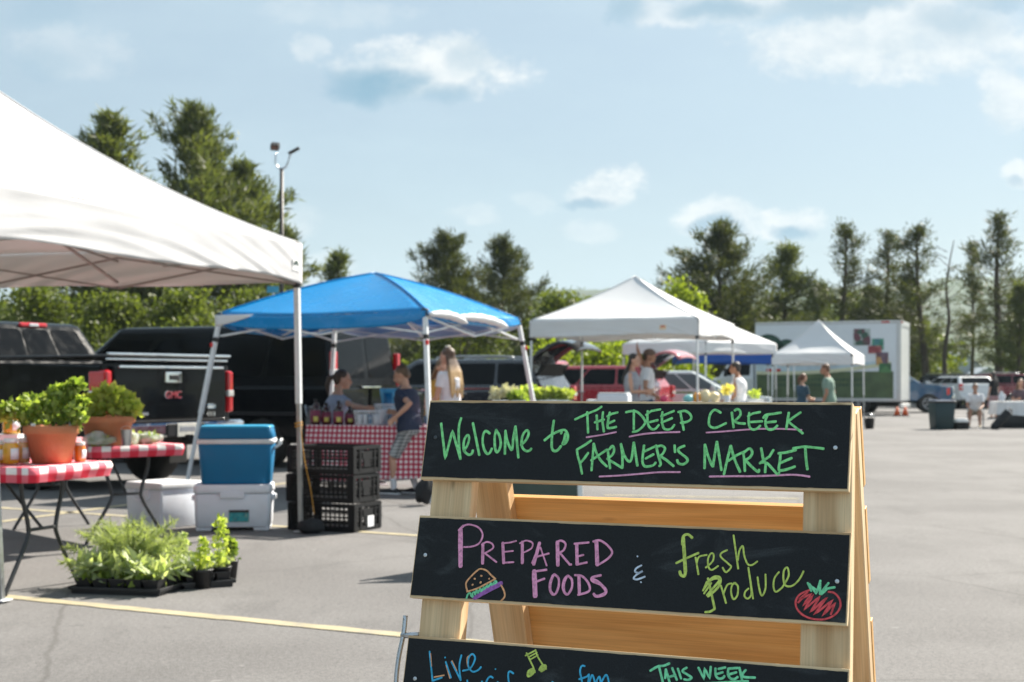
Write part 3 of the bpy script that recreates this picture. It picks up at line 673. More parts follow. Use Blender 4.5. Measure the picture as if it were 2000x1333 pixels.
# ---------------------------------------------------------------- canopies
M_white_cloth = fabric("white_canopy_cloth", (.62, .625, .65), .2, (.80, .74, .68), .75, .03, .25, 5)
M_white_cloth2 = fabric("white_polyester", (.78, .785, .80), .16, (.8, .77, .74), .75, .03, .2, 6)
M_blue_cloth = fabric("glossy_blue_cloth", (.003, .25, .60), .12, (.01, .3, .75), .24, .05, .5, 4, .6)
M_silver_cloth = fabric("grey_lining", (.42, .47, .58), .15, (.3, .45, .7), .6, .05, .2, 6)
M_navy_cloth = fabric("royal_blue_cloth", (.01, .085, .38), .1, None, .5, .05, .2, 5, .4)
M_pole = mat("white_powder_coat", (.70, .72, .74), .4, 0, .06, 20, .05, 60, spec=.5, dirt=(.45, .44, .42), dirt_amt=.3)
M_pole_grey = mat("grey_steel_tube", (.42, .43, .44), .35, .8, .1, 20)
M_black_plastic = mat("black_plastic", (.018, .018, .02), .45, 0, .15, 20, .1, 80)
M_taupe = mat("taupe_frame_tube", (.30, .27, .25), .5, .3, .1, 20)
M_red = mat("red_plastic", (.62, .02, .025), .35, 0, .1, 20)
def scissor(mb, a, b, n, zt, zb, w=.022, off=0.):
    """n crossed pairs of bars between a and b"""
    for i in range(n):
        p, q = a.lerp(b, i / n), a.lerp(b, (i + 1) / n); e = (b - a).normalized().cross(V((0, 0, 1))) * .012
        mb.bar(p + V((0, 0, zt)) + e, q + V((0, 0, zb)) + e, w, w * .6); mb.bar(p + V((0, 0, zb)) - e, q + V((0, 0, zt)) - e, w, w * .6)
def canopy(label, c, ang, hx, hy, zb, zv, za, cloth, seed=0, splay=0., truss=True, valance=True, leg_r=.017, fold=.022, concave=.3, logo=None, foot=True, leg_fix={}, truss_mat=None, group=None, pole=None, wire=.022, nleg=4):
    t = thing("canopy_tent", label, "canopy", (c[0], c[1], 0), ang, group); pole = pole or M_pole
    K4 = [V((-hx, -hy, 0)), V((hx, -hy, 0)), V((hx, hy, 0)), V((-hx, hy, 0))]
    mb = MB(); wr = lambda p: noise.noise(V((p.x * 1.3 + seed, p.y * 1.3, 0)))
    for i in range(4):
        a, b = K4[i], K4[(i + 1) % 4]
        def fn(u, v):
            e = a.lerp(b, u); p = e * (1 - v); g = (1 - concave) * v + concave * v ** 2.2
            sag = 4 * u * (1 - u)
            z = zv + (za - zv) * g - .07 * sag * (1 - v) * v * 4 * .5 - (0 if valance else .03 * sag * (1 - v))
            return V((p.x, p.y, z + .012 * wr(p) * (1 - v) * sag * 2))
        mb.grid(fn, 20, 16)
    bmesh.ops.remove_doubles(mb.bm, verts=mb.bm.verts, dist=.004)
    mb.build("roof", cloth, t, solid=.003)
    for k in K4:
        P = []
        for i in range(17): v = i / 16; g = (1 - concave) * v + concave * v ** 2.2; P.append(V((k.x * (1 - v), k.y * (1 - v), zv + (za - zv) * g + .004)))
        mb = MB(); mb.tube(P, .009, 6); mb.build("ridge_seam", cloth, t)
    if valance:
        for i in range(4):
            a, b = K4[i], K4[(i + 1) % 4]; nrm = (b - a).normalized().cross(V((0, 0, 1)))
            L = (b - a).length
            def fv(u, v):
                x = u * L; s = u * 2 - 1; en = min(1, 4 * min(u, 1 - u) * L / 1.2)
                w_ = v * (zv - zb); a1 = w_ - x * .16 * s; d = (abs(noise.noise(V((x * .55, a1 * 8.5, seed + i)))) * 1.5 + noise.noise(V((x * .8, a1 * 17, seed + 3 + i))) * .7 + noise.noise(V((x * 1.6 + w_ * 3 * s, w_ * 3, seed + 9 + i))) * .8 - .3) * fold
                zz = zv + (zb - zv) * v + .018 * math.sin(x * 2.1 + seed + i) * v * en + .03 * (4 * u * (1 - u)) * v
                p = a.lerp(b, u) + nrm * (.012 + (d + .01) * en * (.25 + v))
                return V((p.x, p.y, zz))
            vo = mb2 = MB(); mb2.grid(fv, 72, 14); vv = mb2.build("valance", cloth, t, solid=.003)
            if logo and logo[0] == i:
                lm = MB(); uu = logo[1]
                def fl(u, v): return fv(uu + .12 / L * (u - .5), .42 + .3 * v) + nrm * .006
                lm.grid(fl, 6, 4); lm.build("logo_patch", logo[2], vv)
                def arc(u, v): return fv(uu + .075 / L * (u - .5), .5 + .09 * v - .05 * math.sin(math.pi * u)) + nrm * .009
                lm = MB(); lm.grid(arc, 6, 2); lm.build("logo_mark", logo[3], vv)
    if nleg:
        for i, k in enumerate(K4):
            d = k.normalized(); bot = k + d * splay; dx = leg_fix.get(i, (0, 0)); bot = bot + V((dx[0], dx[1], 0))
            top = k * .985; tz = zv - .03; mid = top.lerp(bot, .52)
            mb = MB(); A = V((top.x, top.y, tz)); B = V((bot.x, bot.y, .01)); m = A.lerp(B, .55)
            mb.bar(A, m, leg_r * 2.1, bev=.004); lg = mb.build("leg", pole, t)
            m2 = MB(); m2.bar(m - (A - m).normalized() * -.05, B, leg_r * 1.6, bev=.003); m2.build("lower_leg", M_pole_grey if not splay else pole, lg)
            j = MB(); j.box(A + V((0, 0, -.0)), (.06, .06, .09), bev=.01); j.build("joint", M_black_plastic, lg); j = MB(); q = A.lerp(B, .13); j.box(q, (.055, .055, .06), bev=.01); j.build("slider", M_black_plastic, lg)
            if splay: j = MB(); q = A.lerp(B, .16) + d * .03; j.box(q, (.03, .03, .05), bev=.006); j.build("release_tab", M_red, lg)
            if foot: f = MB(); f.box(B + V((0, 0, .004)), (.09, .09, .008), bev=.002); f.build("foot", pole, lg)
    if truss:
        for i in range(4):
            mb = MB(); a, b = K4[i] * .975, K4[(i + 1) % 4] * .975
            scissor(mb, a, b, 2, zv - .07, zb - .0 if valance else zv - .24, wire)
            mb.build("truss", truss_mat or pole, t)
        mb = MB(); hub = V((0, 0, zv + .12))
        for i in range(4):
            m = (K4[i] + K4[(i + 1) % 4]) * .4875
            mb.bar(m + V((0, 0, zv - .1)), hub + m.normalized() * .05, wire, wire * .6)
            mb.bar(m + V((0, 0, zb + .05 if valance else zv - .2)), (m * .5) + V((0, 0, zv + .05)), wire, wire * .6)
        mb.bar(hub + V((0, 0, -.1)), V((0, 0, za - .02)), .035); mb.build("centre_truss", truss_mat or pole, t)
    return t
M_logo_d = mat("logo_dark", (.02, .05, .045), .7); M_logo_w = mat("logo_ground", (.72, .73, .74), .8)
M_logo_r = mat("logo_red", (.55, .03, .02), .7); M_logo_o = mat("logo_cream", (.78, .60, .40), .8)
# nearest canopy: right edge from A (near the camera) to B (far)
A, B = V((-2.96, 8.03, 0)), V((-1.745, 11.63, 0)); e = (B - A).normalized(); n_ = V((-e.y, e.x, 0)); cc = (A + B) / 2 + n_ * 1.72
can1 = canopy("large white canopy at the left edge, nearest of the canopies, draped over the plant tables", cc, math.atan2(e.y, e.x), (B - A).length / 2 + .04, 1.72, 2.04, 2.37, 3.52, M_white_cloth, 1, concave=.38, fold=.019, logo=(0, .968, M_logo_w, M_logo_d), leg_r=.021, wire=.026, leg_fix={0: (.03, -.10)}, truss_mat=M_taupe)
# large blue slant-leg canopy
L_, F_ = V((-3.27, 15.8, 0)), V((-.895, 14.8, 0)); e = (F_ - L_).normalized(); n_ = V((-e.y, e.x, 0)); hx = (F_ - L_).length / 2
cb = (L_ + F_) / 2 + n_ * hx
can2 = canopy("large blue slant-legged canopy with rolled up white flap, over the red gingham table", cb, math.atan2(e.y, e.x), hx, hx, 1.8, 1.99, 2.50, M_blue_cloth, 5, splay=.36, valance=False, concave=-.32, leg_r=.022, wire=.03, leg_fix={1: (-.06, .0)})
def blue_extras():
    # drooping edge bands of the blue cloth, lined in grey, and the rolled flap on the right-hand side
    for i, (a, b) in enumerate((((-1, -1), (1, -1)), ((1, -1), (1, 1)), ((1, 1), (-1, 1)), ((-1, 1), (-1, -1)))):
        a, b = V((*a, 0)) * hx, V((*b, 0)) * hx; nr = (b - a).normalized().cross(V((0, 0, 1)))
        mb = MB(); dr = .09 if i == 1 else .15 if i == 0 else .17
        mb.grid(lambda u, v: a.lerp(b, u) + nr * (.01 + .015 * noise.noise(V((u * 7, v, i)))) + V((0, 0, 1.985 - .03 * 4 * u * (1 - u) - v * dr * (1 - .55 * (2 * u - 1) ** 6))), 40, 5)
        mb.build("edge_band", M_blue_cloth if i != 2 else M_silver_cloth, can2, solid=.003)
    for s0, s1, w in ((.02, .36, .055), (.30, .80, .06)):
        mb = MB(); P = []
        for k in range(15):
            t = k / 14; p = V((hx + .04, -hx + 2 * hx * (s0 + (s1 - s0) * t), 1.945 - .06 * t + .035 * math.sin(math.pi * t)))
            P.append(p)
        mb.tube(P, [w * (.25 + .75 * math.sin(math.pi * min(1, max(.05, k / 14))) ** .4) * (1 + .1 * math.sin(k * 2.3)) for k in range(15)], 10, True, True, (1, .8)); mb.build("rolled_flap", M_white_cloth2, can2)
    mb = MB(); mb.grid(lambda u, v: V((-hx - .02 + .5 * u, -hx - .02, 1.985 - v * .13 * (1 - u) ** .7 - .005)), 8, 4); mb.build("corner_flap", M_white_cloth2, can2, solid=.004)
blue_extras()
# first peaked white canopy
Rr_, d = V((3.23, 24.7, 0)), V((.35, .937, 0)); ex = V((.937, -.35, 0)); L3 = Rr_ - ex * 3.1; c3 = (L3 + Rr_) / 2 + d * 1.53
can3 = canopy("peaked white canopy with a small red logo on its valance, right of the blue one", c3, math.atan2(ex.y, ex.x), 1.55, 1.53, 2.04, 2.345, 3.22, M_white_cloth2, 9, concave=.22, fold=.014, logo=(0, .80, M_logo_o, M_logo_r))
c4 = at(1366, 700, 40); can4 = canopy("white canopy half hidden behind the peaked one that bears the red logo", (c4.x, c4.y), R(42), 1.52, 1.52, 2.0, 2.3, 3.22, M_white_cloth2, 14, concave=.05, fold=.02)
c5 = at(1599, 700, 38.4); can5 = canopy("peaked white canopy set low in front of the box truck side", (c5.x, c5.y), R(-22), 1.05, 1.05, 1.68, 1.96, 2.9, M_white_cloth2, 19, concave=.25, fold=.014)
c6 = at(1430, 700, 47.5); can6 = canopy("low royal blue canopy between the white canopies and the box truck", (c6.x, c6.y), R(6), 1.68, 1.5, 1.82, 2.12, 2.3, M_navy_cloth, 25, concave=.1, fold=.01, truss=False)

# ---------------------------------------------------------------- tables, cloths, market goods
def gingham(name, per, red=(.58, .012, .045), pink=(.78, .30, .36), white=(.82, .78, .77), blend=.0):
    m = bpy.data.materials.new(name); m.use_nodes = True; g = NG(m.node_tree); b = g.n['Principled BSDF']
    x = g.xyz(g.co('UV'))
    s = [g.ramp(g.m('PINGPONG', g.m('DIVIDE', x[i], per / 2), 1.0), .44, .56) for i in (0, 1)]
    f = g.m('ADD', s[0], s[1])
    c = g.mix(g.ramp(f, 0, 1, 0, 1, False), white, pink); c = g.mix(g.ramp(f, 1, 2, 0, 1, False), c, red)
    g.put(b.inputs['Base Color'], c); b.inputs['Roughness'].default_value = .6; b.inputs['Specular IOR Level'].default_value = .3
    return m
M_ging_big = gingham("large_red_gingham", .15, red=(.62, .02, .05), pink=(.70, .14, .19)); M_ging = gingham("small_red_gingham", .056, red=(.42, .012, .045), pink=(.52, .11, .16))
def cloth_over(mb, cx, cy, hx, hy, z, drop, fold=.0, tuck=0., rad=.05, seed=0, rows=8, skirt=None):
    """a cloth: flat top with rounded corners and sides falling by drop (a number or a function of the perimeter)"""
    P = []
    for sx, sy, a0 in ((1, -1, -90), (1, 1, 0), (-1, 1, 90), (-1, -1, 180)):
        for k in range(7):
            a = R(a0 + 15 * k); P.append((cx + sx * (hx - rad) + rad * math.cos(a), cy + sy * (hy - rad) + rad * math.sin(a)))
    Q = []; acc = 0
    for i, p in enumerate(P):
        q = P[(i + 1) % len(P)]; L = math.hypot(q[0] - p[0], q[1] - p[1]); n = max(1, int(L / .035))
        for k in range(n): t = k / n; Q.append((p[0] + (q[0] - p[0]) * t, p[1] + (q[1] - p[1]) * t, acc + L * t))
        acc += L
    Q.append((*P[0], acc))
    N = len(Q); bm = mb.bm; top = []
    cv = [bm.verts.new((x, y, z)) for x, y, s in Q[:-1]]
    mb.face(cv, [(x, y) for x, y, s in Q[:-1]])
    prev = [bm.verts.new((x, y, z)) for x, y, s in Q]; pu = [(s, 0) for x, y, s in Q]
    for r in range(1, rows + 1):
        v = r / rows; row, ru = [], []
        for x, y, s in Q:
            dr = drop(s, acc) if callable(drop) else drop
            dx, dy = x - cx, y - cy; ln = math.hypot(dx / hx, dy / hy) or 1; nx, ny = dx / hx / ln, dy / hy / ln
            w = (math.sin(s * 19 + seed + 1.3 * math.sin(s * 5)) * .6 + noise.noise(V((s * 4, seed, 0)))) * fold * v ** .8
            if fold == 0: w = noise.noise(V((s * 9, v * 2, seed))) * .006
            o_ = w + .012 * math.sin(min(1, v * 3) * math.pi / 2) - tuck * v * v
            row.append(bm.verts.new((x + nx * o_, y + ny * o_, z - dr * v - .004))); ru.append((s, dr * v))
        for i in range(N - 1): mb.face([prev[i], prev[i + 1], row[i + 1], row[i]], [pu[i], pu[i + 1], ru[i + 1], ru[i]], True)
        prev, pu = row, ru
    return mb
M_table = mat("white_resin_table", (.62, .61, .59), .5, 0, .05, 6, .2, 60); M_tleg = mat("dark_grey_tube", (.045, .047, .05), .4, .3, .1, 20)
def folding_table(label, loc, rz, L=1.83, W=.76, z=.745, curved=True, white_leg=False):
    t = thing("folding_table", label, "table", loc, rz); mb = MB(); mb.box((0, 0, z - .022), (L, W, .044), bev=.015); mb.build("tabletop", M_table, t)
    m = M_pole if white_leg else M_tleg
    for sx in (-1, 1):
        x = sx * (L / 2 - .22)
        lg = None
        for sy in (-1, 1):
            y0, y1 = sy * (W / 2 - .2), sy * (W / 2 - .03); mb = MB()
            if curved: mb.tube(cr([(x, y0, z - .03), (x, y0 * 1.02, z - .16), (x, y0 * .72, z - .34), (x, y0 * .78, z - .44), (x, y1 * .9, .03), (x, y1 * .92, .0)], 5), .014, 8)
            else: mb.tube([(x, y1, z - .03), (x, y1, 0)], .014, 8)
            mb.build("leg", m, t)
        mb = MB(); yy = (W / 2 - .2) * .74
        mb.tube([(x, -yy, z - .38), (x, yy, z - .38)], .011, 8); mb.tube([(x, 0, z - .38), (x - sx * .35, 0, z - .04)], .010, 8); mb.build("leg_brace", m, t)
    return t
# front plant table and its fitted cloth
l1 = V((-.937, .35, 0)); s1 = V((.35, .937, 0)); c1 = V((-2.60, 8.42, 0)) + l1 * .915; rz1 = math.atan2(-l1.y, -l1.x)
folding_table("folding table under the big clay pot, nearest of the tables, with dark bent legs", c1, rz1)
def fitted(label, c, rz, z=.752, L=1.83, W=.76, seed=0):
    mb = MB(); cloth_over(mb, 0, 0, L / 2 + .012, W / 2 + .012, z, .085, 0, .02, .06, seed)
    o = mb.build("tablecloth", M_ging_big, None); o.location = c; o.rotation_euler = (0, 0, rz); return tag(o, label, "tablecloth", "fitted gingham covers on the plant tables")
fitted("red gingham cover fitted over the front plant table", c1, rz1)
l2 = V((-.66, .75, 0)); c2 = V((-2.86, 10.92, 0)) + l2 * .915; rz2 = math.atan2(-l2.y, -l2.x)
folding_table("folding table behind the front plant table, its end towards the blue cooler", c2, rz2)
fitted("red gingham cover fitted over the rear plant table beside the blue cooler", c2, rz2, seed=4)

M_terra = mat("terracotta", (.50, .185, .085), .8, 0, .14, 7, .3, 60, dirt=(.58, .36, .26), dirt_amt=.35); M_soil = mat("potting_soil", (.035, .024, .016), .95, 0, .4, 30, .8, 60)
M_tagw = mat("white_plastic_tag", (.75, .76, .77), .4); M_herb = leaf("parsley_leaves", (.13, .20, .035), (.38, .45, .13), (.25, .34, .06), .45); M_celery = leaf("pale_lettuce_leaves", (.32, .40, .07), (.58, .62, .22), (.44, .50, .10), .5)
M_stem = mat("green_stem", (.16, .24, .05), .6)
def leaves(C, n, size, spread, seed, up=.4, aspect=.6, fold=.25):
    """leaf faces (two halves folded along the midrib) around centres C"""
    r = np.random.default_rng(seed); out = []
    for (c, rad) in C:
        k = max(1, int(n)); a = np.array(c) + norm(r.standard_normal((k, 3))) * (r.random((k, 1)) ** .5) * np.array(rad)
        u = norm(r.standard_normal((k, 3)) * spread + np.array((0, 0, up))); w = norm(np.cross(u, r.standard_normal((k, 3)))); nn = np.cross(u, w)
        l = size * (.6 + .8 * r.random((k, 1))); s = l * aspect / 2
        out.append(np.stack([a, a + u * l * .45 + w * s + nn * l * fold * .5, a + u * l, a + u * l * .45 - w * s + nn * l * fold * .5], 1))
    return np.concatenate(out)
def stems(mb, base, tips, r=.004):
    for p in tips:
        b = V(base) + V((p[0] - base[0], p[1] - base[1], 0)) * .2; q = V(p)
        mb.tube([b, b.lerp(q, .5) + V((0, 0, .02)), q], [r, r * .8, r * .5], 5)
def clay_pot(label, loc, r, h, tip, n, lf, lm, seed, blobs):
    blobs = [((x * 1.12, y * 1.1, h + (z - h) * .66), (a * .92, b * .9, c * .8)) for (x, y, z), (a, b, c) in blobs]
    t = thing("potted_plant", label, "potted plant", loc); mb = MB(); rb = r * .72
    mb.lathe([(rb * .6, 0), (rb, 0), (r * .93, h * .76), (r, h * .77), (r * 1.03, h * .8), (r * 1.05, h * .97), (r * 1.02, h), (r * .93, h), (r * .9, h * .85)], (0, 0, 0), 40, cap=False); mb.build("pot", M_terra, t)
    mb = MB(); mb.lathe([(.01, h * .88), (r * .6, h * .9), (r * .93, h * .86)], n=24, cap=False); mb.build("soil", M_soil, t)
    mb = MB(); stems(mb, (0, 0, h * .85), [b[0] for b in blobs]); mb.build("stems", M_stem, t)
    tris("foliage", leaves(blobs, n, lf, .8, seed, .5, .75), lm, t); return t
Zt = .756
pc = at(101, 898, 8.52); pc.z = Zt
bl = [((-.22, 0, .36), (.10, .10, .07)), ((-.12, .05, .42), (.11, .1, .08)), ((-.03, -.05, .40), (.12, .1, .08)), ((.05, 0, .48), (.10, .1, .07)), ((.10, .02, .55), (.05, .05, .05)), ((.14, 0, .58), (.05, .05, .035)), ((.03, .02, .53), (.05, .06, .05)), ((.13, -.04, .34), (.08, .08, .07)), ((0, 0, .31), (.16, .15, .07)),
      ((-.14, -.06, .30), (.1, .1, .07)), ((.11, .05, .44), (.05, .05, .04)), ((-.27, .02, .33), (.06, .06, .05)), ((.16, 0, .42), (.03, .03, .03)), ((.15, -.02, .27), (.05, .06, .05))]
clay_pot("big clay pot of green parsley on the front plant table", pc, .158, .222, 0, 150, .038, M_herb, 3, bl)
pc2 = at(210, 868, 10.9); pc2.z = Zt
bl2 = [((-.06, 0, .30), (.13, .12, .07)), ((.08, 0, .32), (.12, .12, .08)), ((-.08, 0, .40), (.09, .1, .08)), ((.04, 0, .44), (.08, .1, .08)), ((.13, 0, .38), (.06, .1, .08)), ((0, 0, .50), (.07, .08, .05)), ((-.13, 0, .30), (.07, .08, .06)), ((.17, 0, .30), (.05, .08, .06))]
clay_pot("wider clay pot of pale leafy greens on the rear plant table", pc2, .20, .22, 0, 110, .065, M_celery, 8, bl2)
for k, (px, py) in enumerate(((66, 842), (138, 822))):
    p = at(px, py, 8.40 if k == 0 else 8.50); mb = MB(); mb.box(p, (.026 if k == 0 else .014, .003, .09), rot3('Y', .12 if k else -.1)); tag(mb.build("plant_tag", M_tagw), "white plant tag stuck in the parsley pot, " + ("broad one at its left" if k == 0 else "narrow one at its right"), "plant tag", "plant tags")
gp = thing("metal_bucket", "small galvanised bucket at the right of the wider clay pot", "bucket", (*at(247, 850, 10.75).xy, Zt))
mb = MB(); mb.lathe([(.028, 0), (.033, .001), (.043, .12), (.045, .122), (.04, .118), (.03, .01)], n=20, cap=False); mb.build("body", M_zinc, gp)
mb = MB(); mb.tube([(.043 * math.cos(a), .0, .12 + .03 * math.sin(a)) for a in np.linspace(0, math.pi, 9)], .002, 5); mb.build("handle", M_zinc, gp)
# honey and jam jars
def jar_mat(name, c):
    m = bpy.data.materials.new(name); m.use_nodes = True; b = m.node_tree.nodes['Principled BSDF']; g = NG(m.node_tree)
    g.put(b.inputs['Base Color'], g.mix(g.noise(g.co(), 30, 3), c, tuple(x * .75 for x in c))); b.inputs['Roughness'].default_value = .08
    b.inputs['Subsurface Weight'].default_value = .5; b.inputs['Subsurface Radius'].default_value = (.05, .025, .006); b.inputs['Subsurface Scale'].default_value = .5; b.inputs['Coat Weight'].default_value = .6
    return m
M_honey = jar_mat("golden_honey", (.78, .42, .03)); M_pale = jar_mat("pale_honey", (.80, .52, .22)); M_amber = jar_mat("amber_jam", (.78, .21, .015)); M_lid = mat("white_jar_lid", (.78, .78, .78), .35)
M_label = mat("white_paper_label", (.78, .79, .82), .6)
def jar(label, px, Y, r, h, m, z=Zt, la=-.9, group="jars on the front plant table"):
    t = thing("honey_jar", label, "jar", (*at(px, 800, Y).xy, z), 0, group); mb = MB()
    mb.lathe([(r * .8, 0), (r, .008), (r * 1.01, h * .4), (r, h * .72), (r * .8, h * .83), (r * .78, h * .84)], n=24); mb.build("glass", m, t)
    mb = MB(); mb.lathe([(r * .84, h * .835), (r * .86, h * .84), (r * .86, h * .985), (r * .82, h), (.004, h)], n=24); mb.build("lid", M_lid, t)
    mb = MB(); mb.grid(lambda u, v: V(((r + .0015) * math.cos(la + (u - .5) * 1.2), (r + .0015) * math.sin(la + (u - .5) * 1.2), h * (.18 + .44 * v))), 10, 2); mb.build("label", M_label, t, solid=.001)
jar("golden honey jar at the left end of the row before the clay pot", -1, 8.42, .040, .135, M_honey)
jar("golden honey jar in the middle of the row, just left of the clay pot", 21, 8.38, .046, .15, M_honey, la=-.65)
jar("paler honey jar touching the left side of the clay pot", 46, 8.5, .038, .148, M_pale, la=-.8)
jar("amber jam jar standing alone right of the big clay pot", 156, 8.62, .035, .118, M_amber, la=-.35)
bx = thing("display_box", "small white riser box behind the honey jars", "box", (*at(14, 800, 8.9).xy, Zt)); mb = MB(); mb.box((0, 0, .075), (.17, .12, .15), bev=.004); mb.build("body", M_label, bx); mb = MB(); mb.box((0, 0, .153), (.178, .128, .006), bev=.002); mb.build("top_panel", M_lid, bx)
jar("tall golden jar up on the white riser box, under the parsley", 22, 8.9, .053, .14, M_honey, Zt + .157, -.5)
# bagged greens on the rear table
def plastic():
    m = bpy.data.materials.new("clear_plastic_bag"); m.use_nodes = True; g = NG(m.node_tree); b = g.n['Principled BSDF']
    g.put(b.inputs['Base Color'], g.mix(g.ramp(g.noise(g.co(), 14, 4), .35, .65), (.72, .76, .74), (.40, .46, .36))); b.inputs['Roughness'].default_value = .12; b.inputs['Alpha'].default_value = .62; b.inputs['Coat Weight'].default_value = 1
    n = g.new('ShaderNodeBump'); n.inputs['Strength'].default_value = 1; n.inputs['Distance'].default_value = .03; g.put(n.inputs['Height'], g.noise(g.co(), 22, 4)); g.l.new(n.outputs[0], b.inputs['Normal'])
    return m
M_bag = plastic()
def bag(label, px, Y, rx, ry, h, seed, fill=M_celery):
    p = at(px, 800, Y); t = thing("bag_of_greens", label, "bag", (p.x, p.y, Zt), .4, "plastic bags of greens on the rear plant table"); mb = MB(); mb.ell((0, 0, h * .5), (rx, ry, h * .55), n=28, m=14)
    for v in mb.bm.verts: v.co += V((noise.noise(v.co * 14 + V((seed, 0, 0))), noise.noise(v.co * 14 + V((0, seed, 0))), noise.noise(v.co * 12 + V((0, 0, seed))))) * .028; v.co.z = max(.004, v.co.z)
    mb.build("bag", M_bag, t); tris("greens", leaves([((0, 0, h * .45), (rx * .75, ry * .75, h * .35))], 130, .05, 1, seed), fill, t)
bag("clear bag of greens lying left, by the wide clay pot", 195, 10.75, .13, .10, .10, 1)
bag("clear bag of greens in the middle of the rear plant table", 240, 10.95, .13, .11, .11, 2)
bag("clear bag of greens nearest the table end by the blue cooler", 290, 11.15, .12, .10, .08, 3, M_herb)

# seedlings on the ground
M_sage = leaf("grey_green_sage_leaves", (.30, .37, .17), (.58, .62, .42), None, .4); M_fern = leaf("feathery_fennel_leaves", (.24, .29, .13), (.44, .48, .28), None, .42)
def nursery_tray(label, c, rz, L, W, z=.0, group="black nursery trays of seedlings on the asphalt"):
    t = thing("nursery_tray", label, "plant tray", c, rz, group); mb = MB(); mb.box((0, 0, .012), (L, W, .024), bev=.004)
    for s in (-1, 1): mb.box((0, s * (W / 2 + .004), .032), (L + .03, .014, .02), bev=.003); mb.box((s * (L / 2 + .008), 0, .034), (.014, W + .03, .02), bev=.003)
    mb.build("tray", M_black_plastic, t); return t
def cell_pots(t, L, W, nx, ny, h=.085):
    k = 0
    for i in range(nx):
        for j in range(ny):
            x, y = (i + .5) / nx * L - L / 2, (j + .5) / ny * W - W / 2; a = L / nx / 2 * .93; b = W / ny / 2 * .93; mb = MB()
            mb.loft([[(x + sx * a * f, y + sy * b * f, z) for sx, sy in ((-1, -1), (1, -1), (1, 1), (-1, 1))] for f, z in ((.72, .02), (1, h), (1.03, h), (1.03, h + .006), (.95, h + .006), (.93, h - .012))], smooth=False); mb.build("cell_pot", M_black_plastic, t)
q0, q1, q2 = gnd(125, 1163), gnd(318, 1172), gnd(455, 1140)
tc = (q0 + q1) / 2 + V((.03, .30, 0)); tr1 = nursery_tray("long black tray of pale sage and tall feathery fennel before the front table", tc, math.atan2((q1 - q0).y, (q1 - q0).x) + .05, .56, .42); cell_pots(tr1, .54, .40, 5, 3)
r = np.random.default_rng(5)
bl = [((x, y, .10 + .05 * random.Random(i).random()), (.06, .06, .04)) for i, (x, y) in enumerate([(a, b) for a in (-.22, -.11, 0, .11, .22) for b in (-.13, .0)])]
tris("sage_foliage", leaves(bl, 52, .10, .75, 11, .55, .30), M_sage, tr1); tris("low_foliage", leaves([((x, -.14, .085), (.06, .05, .02)) for x in (-.22, -.1, .02, .13)], 50, .045, 1, 13, .3, .7), M_herb, tr1)
def fennel(t, cx, cy, n, H, seed, spread):
    rr = np.random.default_rng(seed); T = []; mb = MB()
    for i in range(n):
        a = rr.random() * 6.28; tip = np.array((cx + math.cos(a) * spread * rr.random() ** .6, cy + math.sin(a) * spread * rr.random() ** .6 * .7, H * (.55 + .5 * rr.random())))
        b = np.array((cx + rr.normal() * .03, cy + rr.normal() * .03, .08)); mid = (b + tip) / 2 + np.array((0, 0, .06))
        mb.tube([tuple(b), tuple(mid), tuple(tip)], [.003, .0025, .0015], 4)
        for j in range(9):
            f = .35 + .65 * j / 8; c = b * (1 - f) ** 2 + 2 * mid * f * (1 - f) + tip * f * f
            d = norm(rr.standard_normal((16, 3)) + np.array((math.cos(a) * .6, math.sin(a) * .6, .1))); l = .09 * (1.15 - f * .6) * (.6 + .8 * rr.random((16, 1))); w = norm(np.cross(d, rr.standard_normal((16, 3)))) * .0028
            T.append(np.stack([c - w, c + w, c + d * l], 1))
    mb.build("stems", M_stem, t); tris("feathery_foliage", np.concatenate(T), M_fern, t)
fennel(tr1, -.06, .10, 44, .40, 3, .38); fennel(tr1, -.20, .05, 10, .24, 7, .32); 
tc2 = (q1 * .55 + q2 * .45) + V((-.02, .28, 0)); tr2 = nursery_tray("smaller black tray of pale seedlings between the long tray and the loose pots", tc2, .5, .30, .26); cell_pots(tr2, .28, .25, 3, 2)
tris("foliage", leaves([((x, y, .13), (.05, .05, .05)) for x in (-.1, 0, .1) for y in (-.06, .06)], 36, .05, 1, 21, .5, .5), M_sage, tr2)
for i, (px, py, hh, lab, lf) in enumerate(((392, 1152, .17, "round black nursery pot, left of the two in front by the trays", M_celery), (428, 1146, .30, "round black nursery pot with the tallest herb, by the trays", M_celery), (448, 1133, .12, "small black nursery pot at the far right of the seedlings", M_herb), (352, 1138, .17, "round black nursery pot behind the smaller tray", M_sage))):
    p = gnd(px, py); t = thing("nursery_pot", lab, "plant pot", (p.x, p.y + .05, 0), i, "loose nursery pots"); rad = (.062, .062, .045, .055)[i]
    mb = MB(); mb.lathe([(rad * .6, 0), (rad * .74, 0), (rad, .105), (rad * 1.06, .106), (rad * 1.06, .118), (rad * .95, .118), (rad * .92, .1)], n=24, cap=False); mb.build("pot", M_black_plastic, t)
    mb = MB(); mb.lathe([(.002, .1), (rad * .94, .1)], n=20, cap=False); mb.build("soil", M_soil, t)
    b = [((0, 0, .12 + hh * f), (rad * (1.25 - f * .9), rad * (1.25 - f * .9), hh * .14)) for f in (.15, .4, .65, .9)]
    mb = MB(); stems(mb, (0, 0, .09), [q[0] for q in b]); mb.build("stems", M_stem, t); tris("foliage", leaves(b, 34, .034, 1, 30 + i, .4, .75), lf, t)

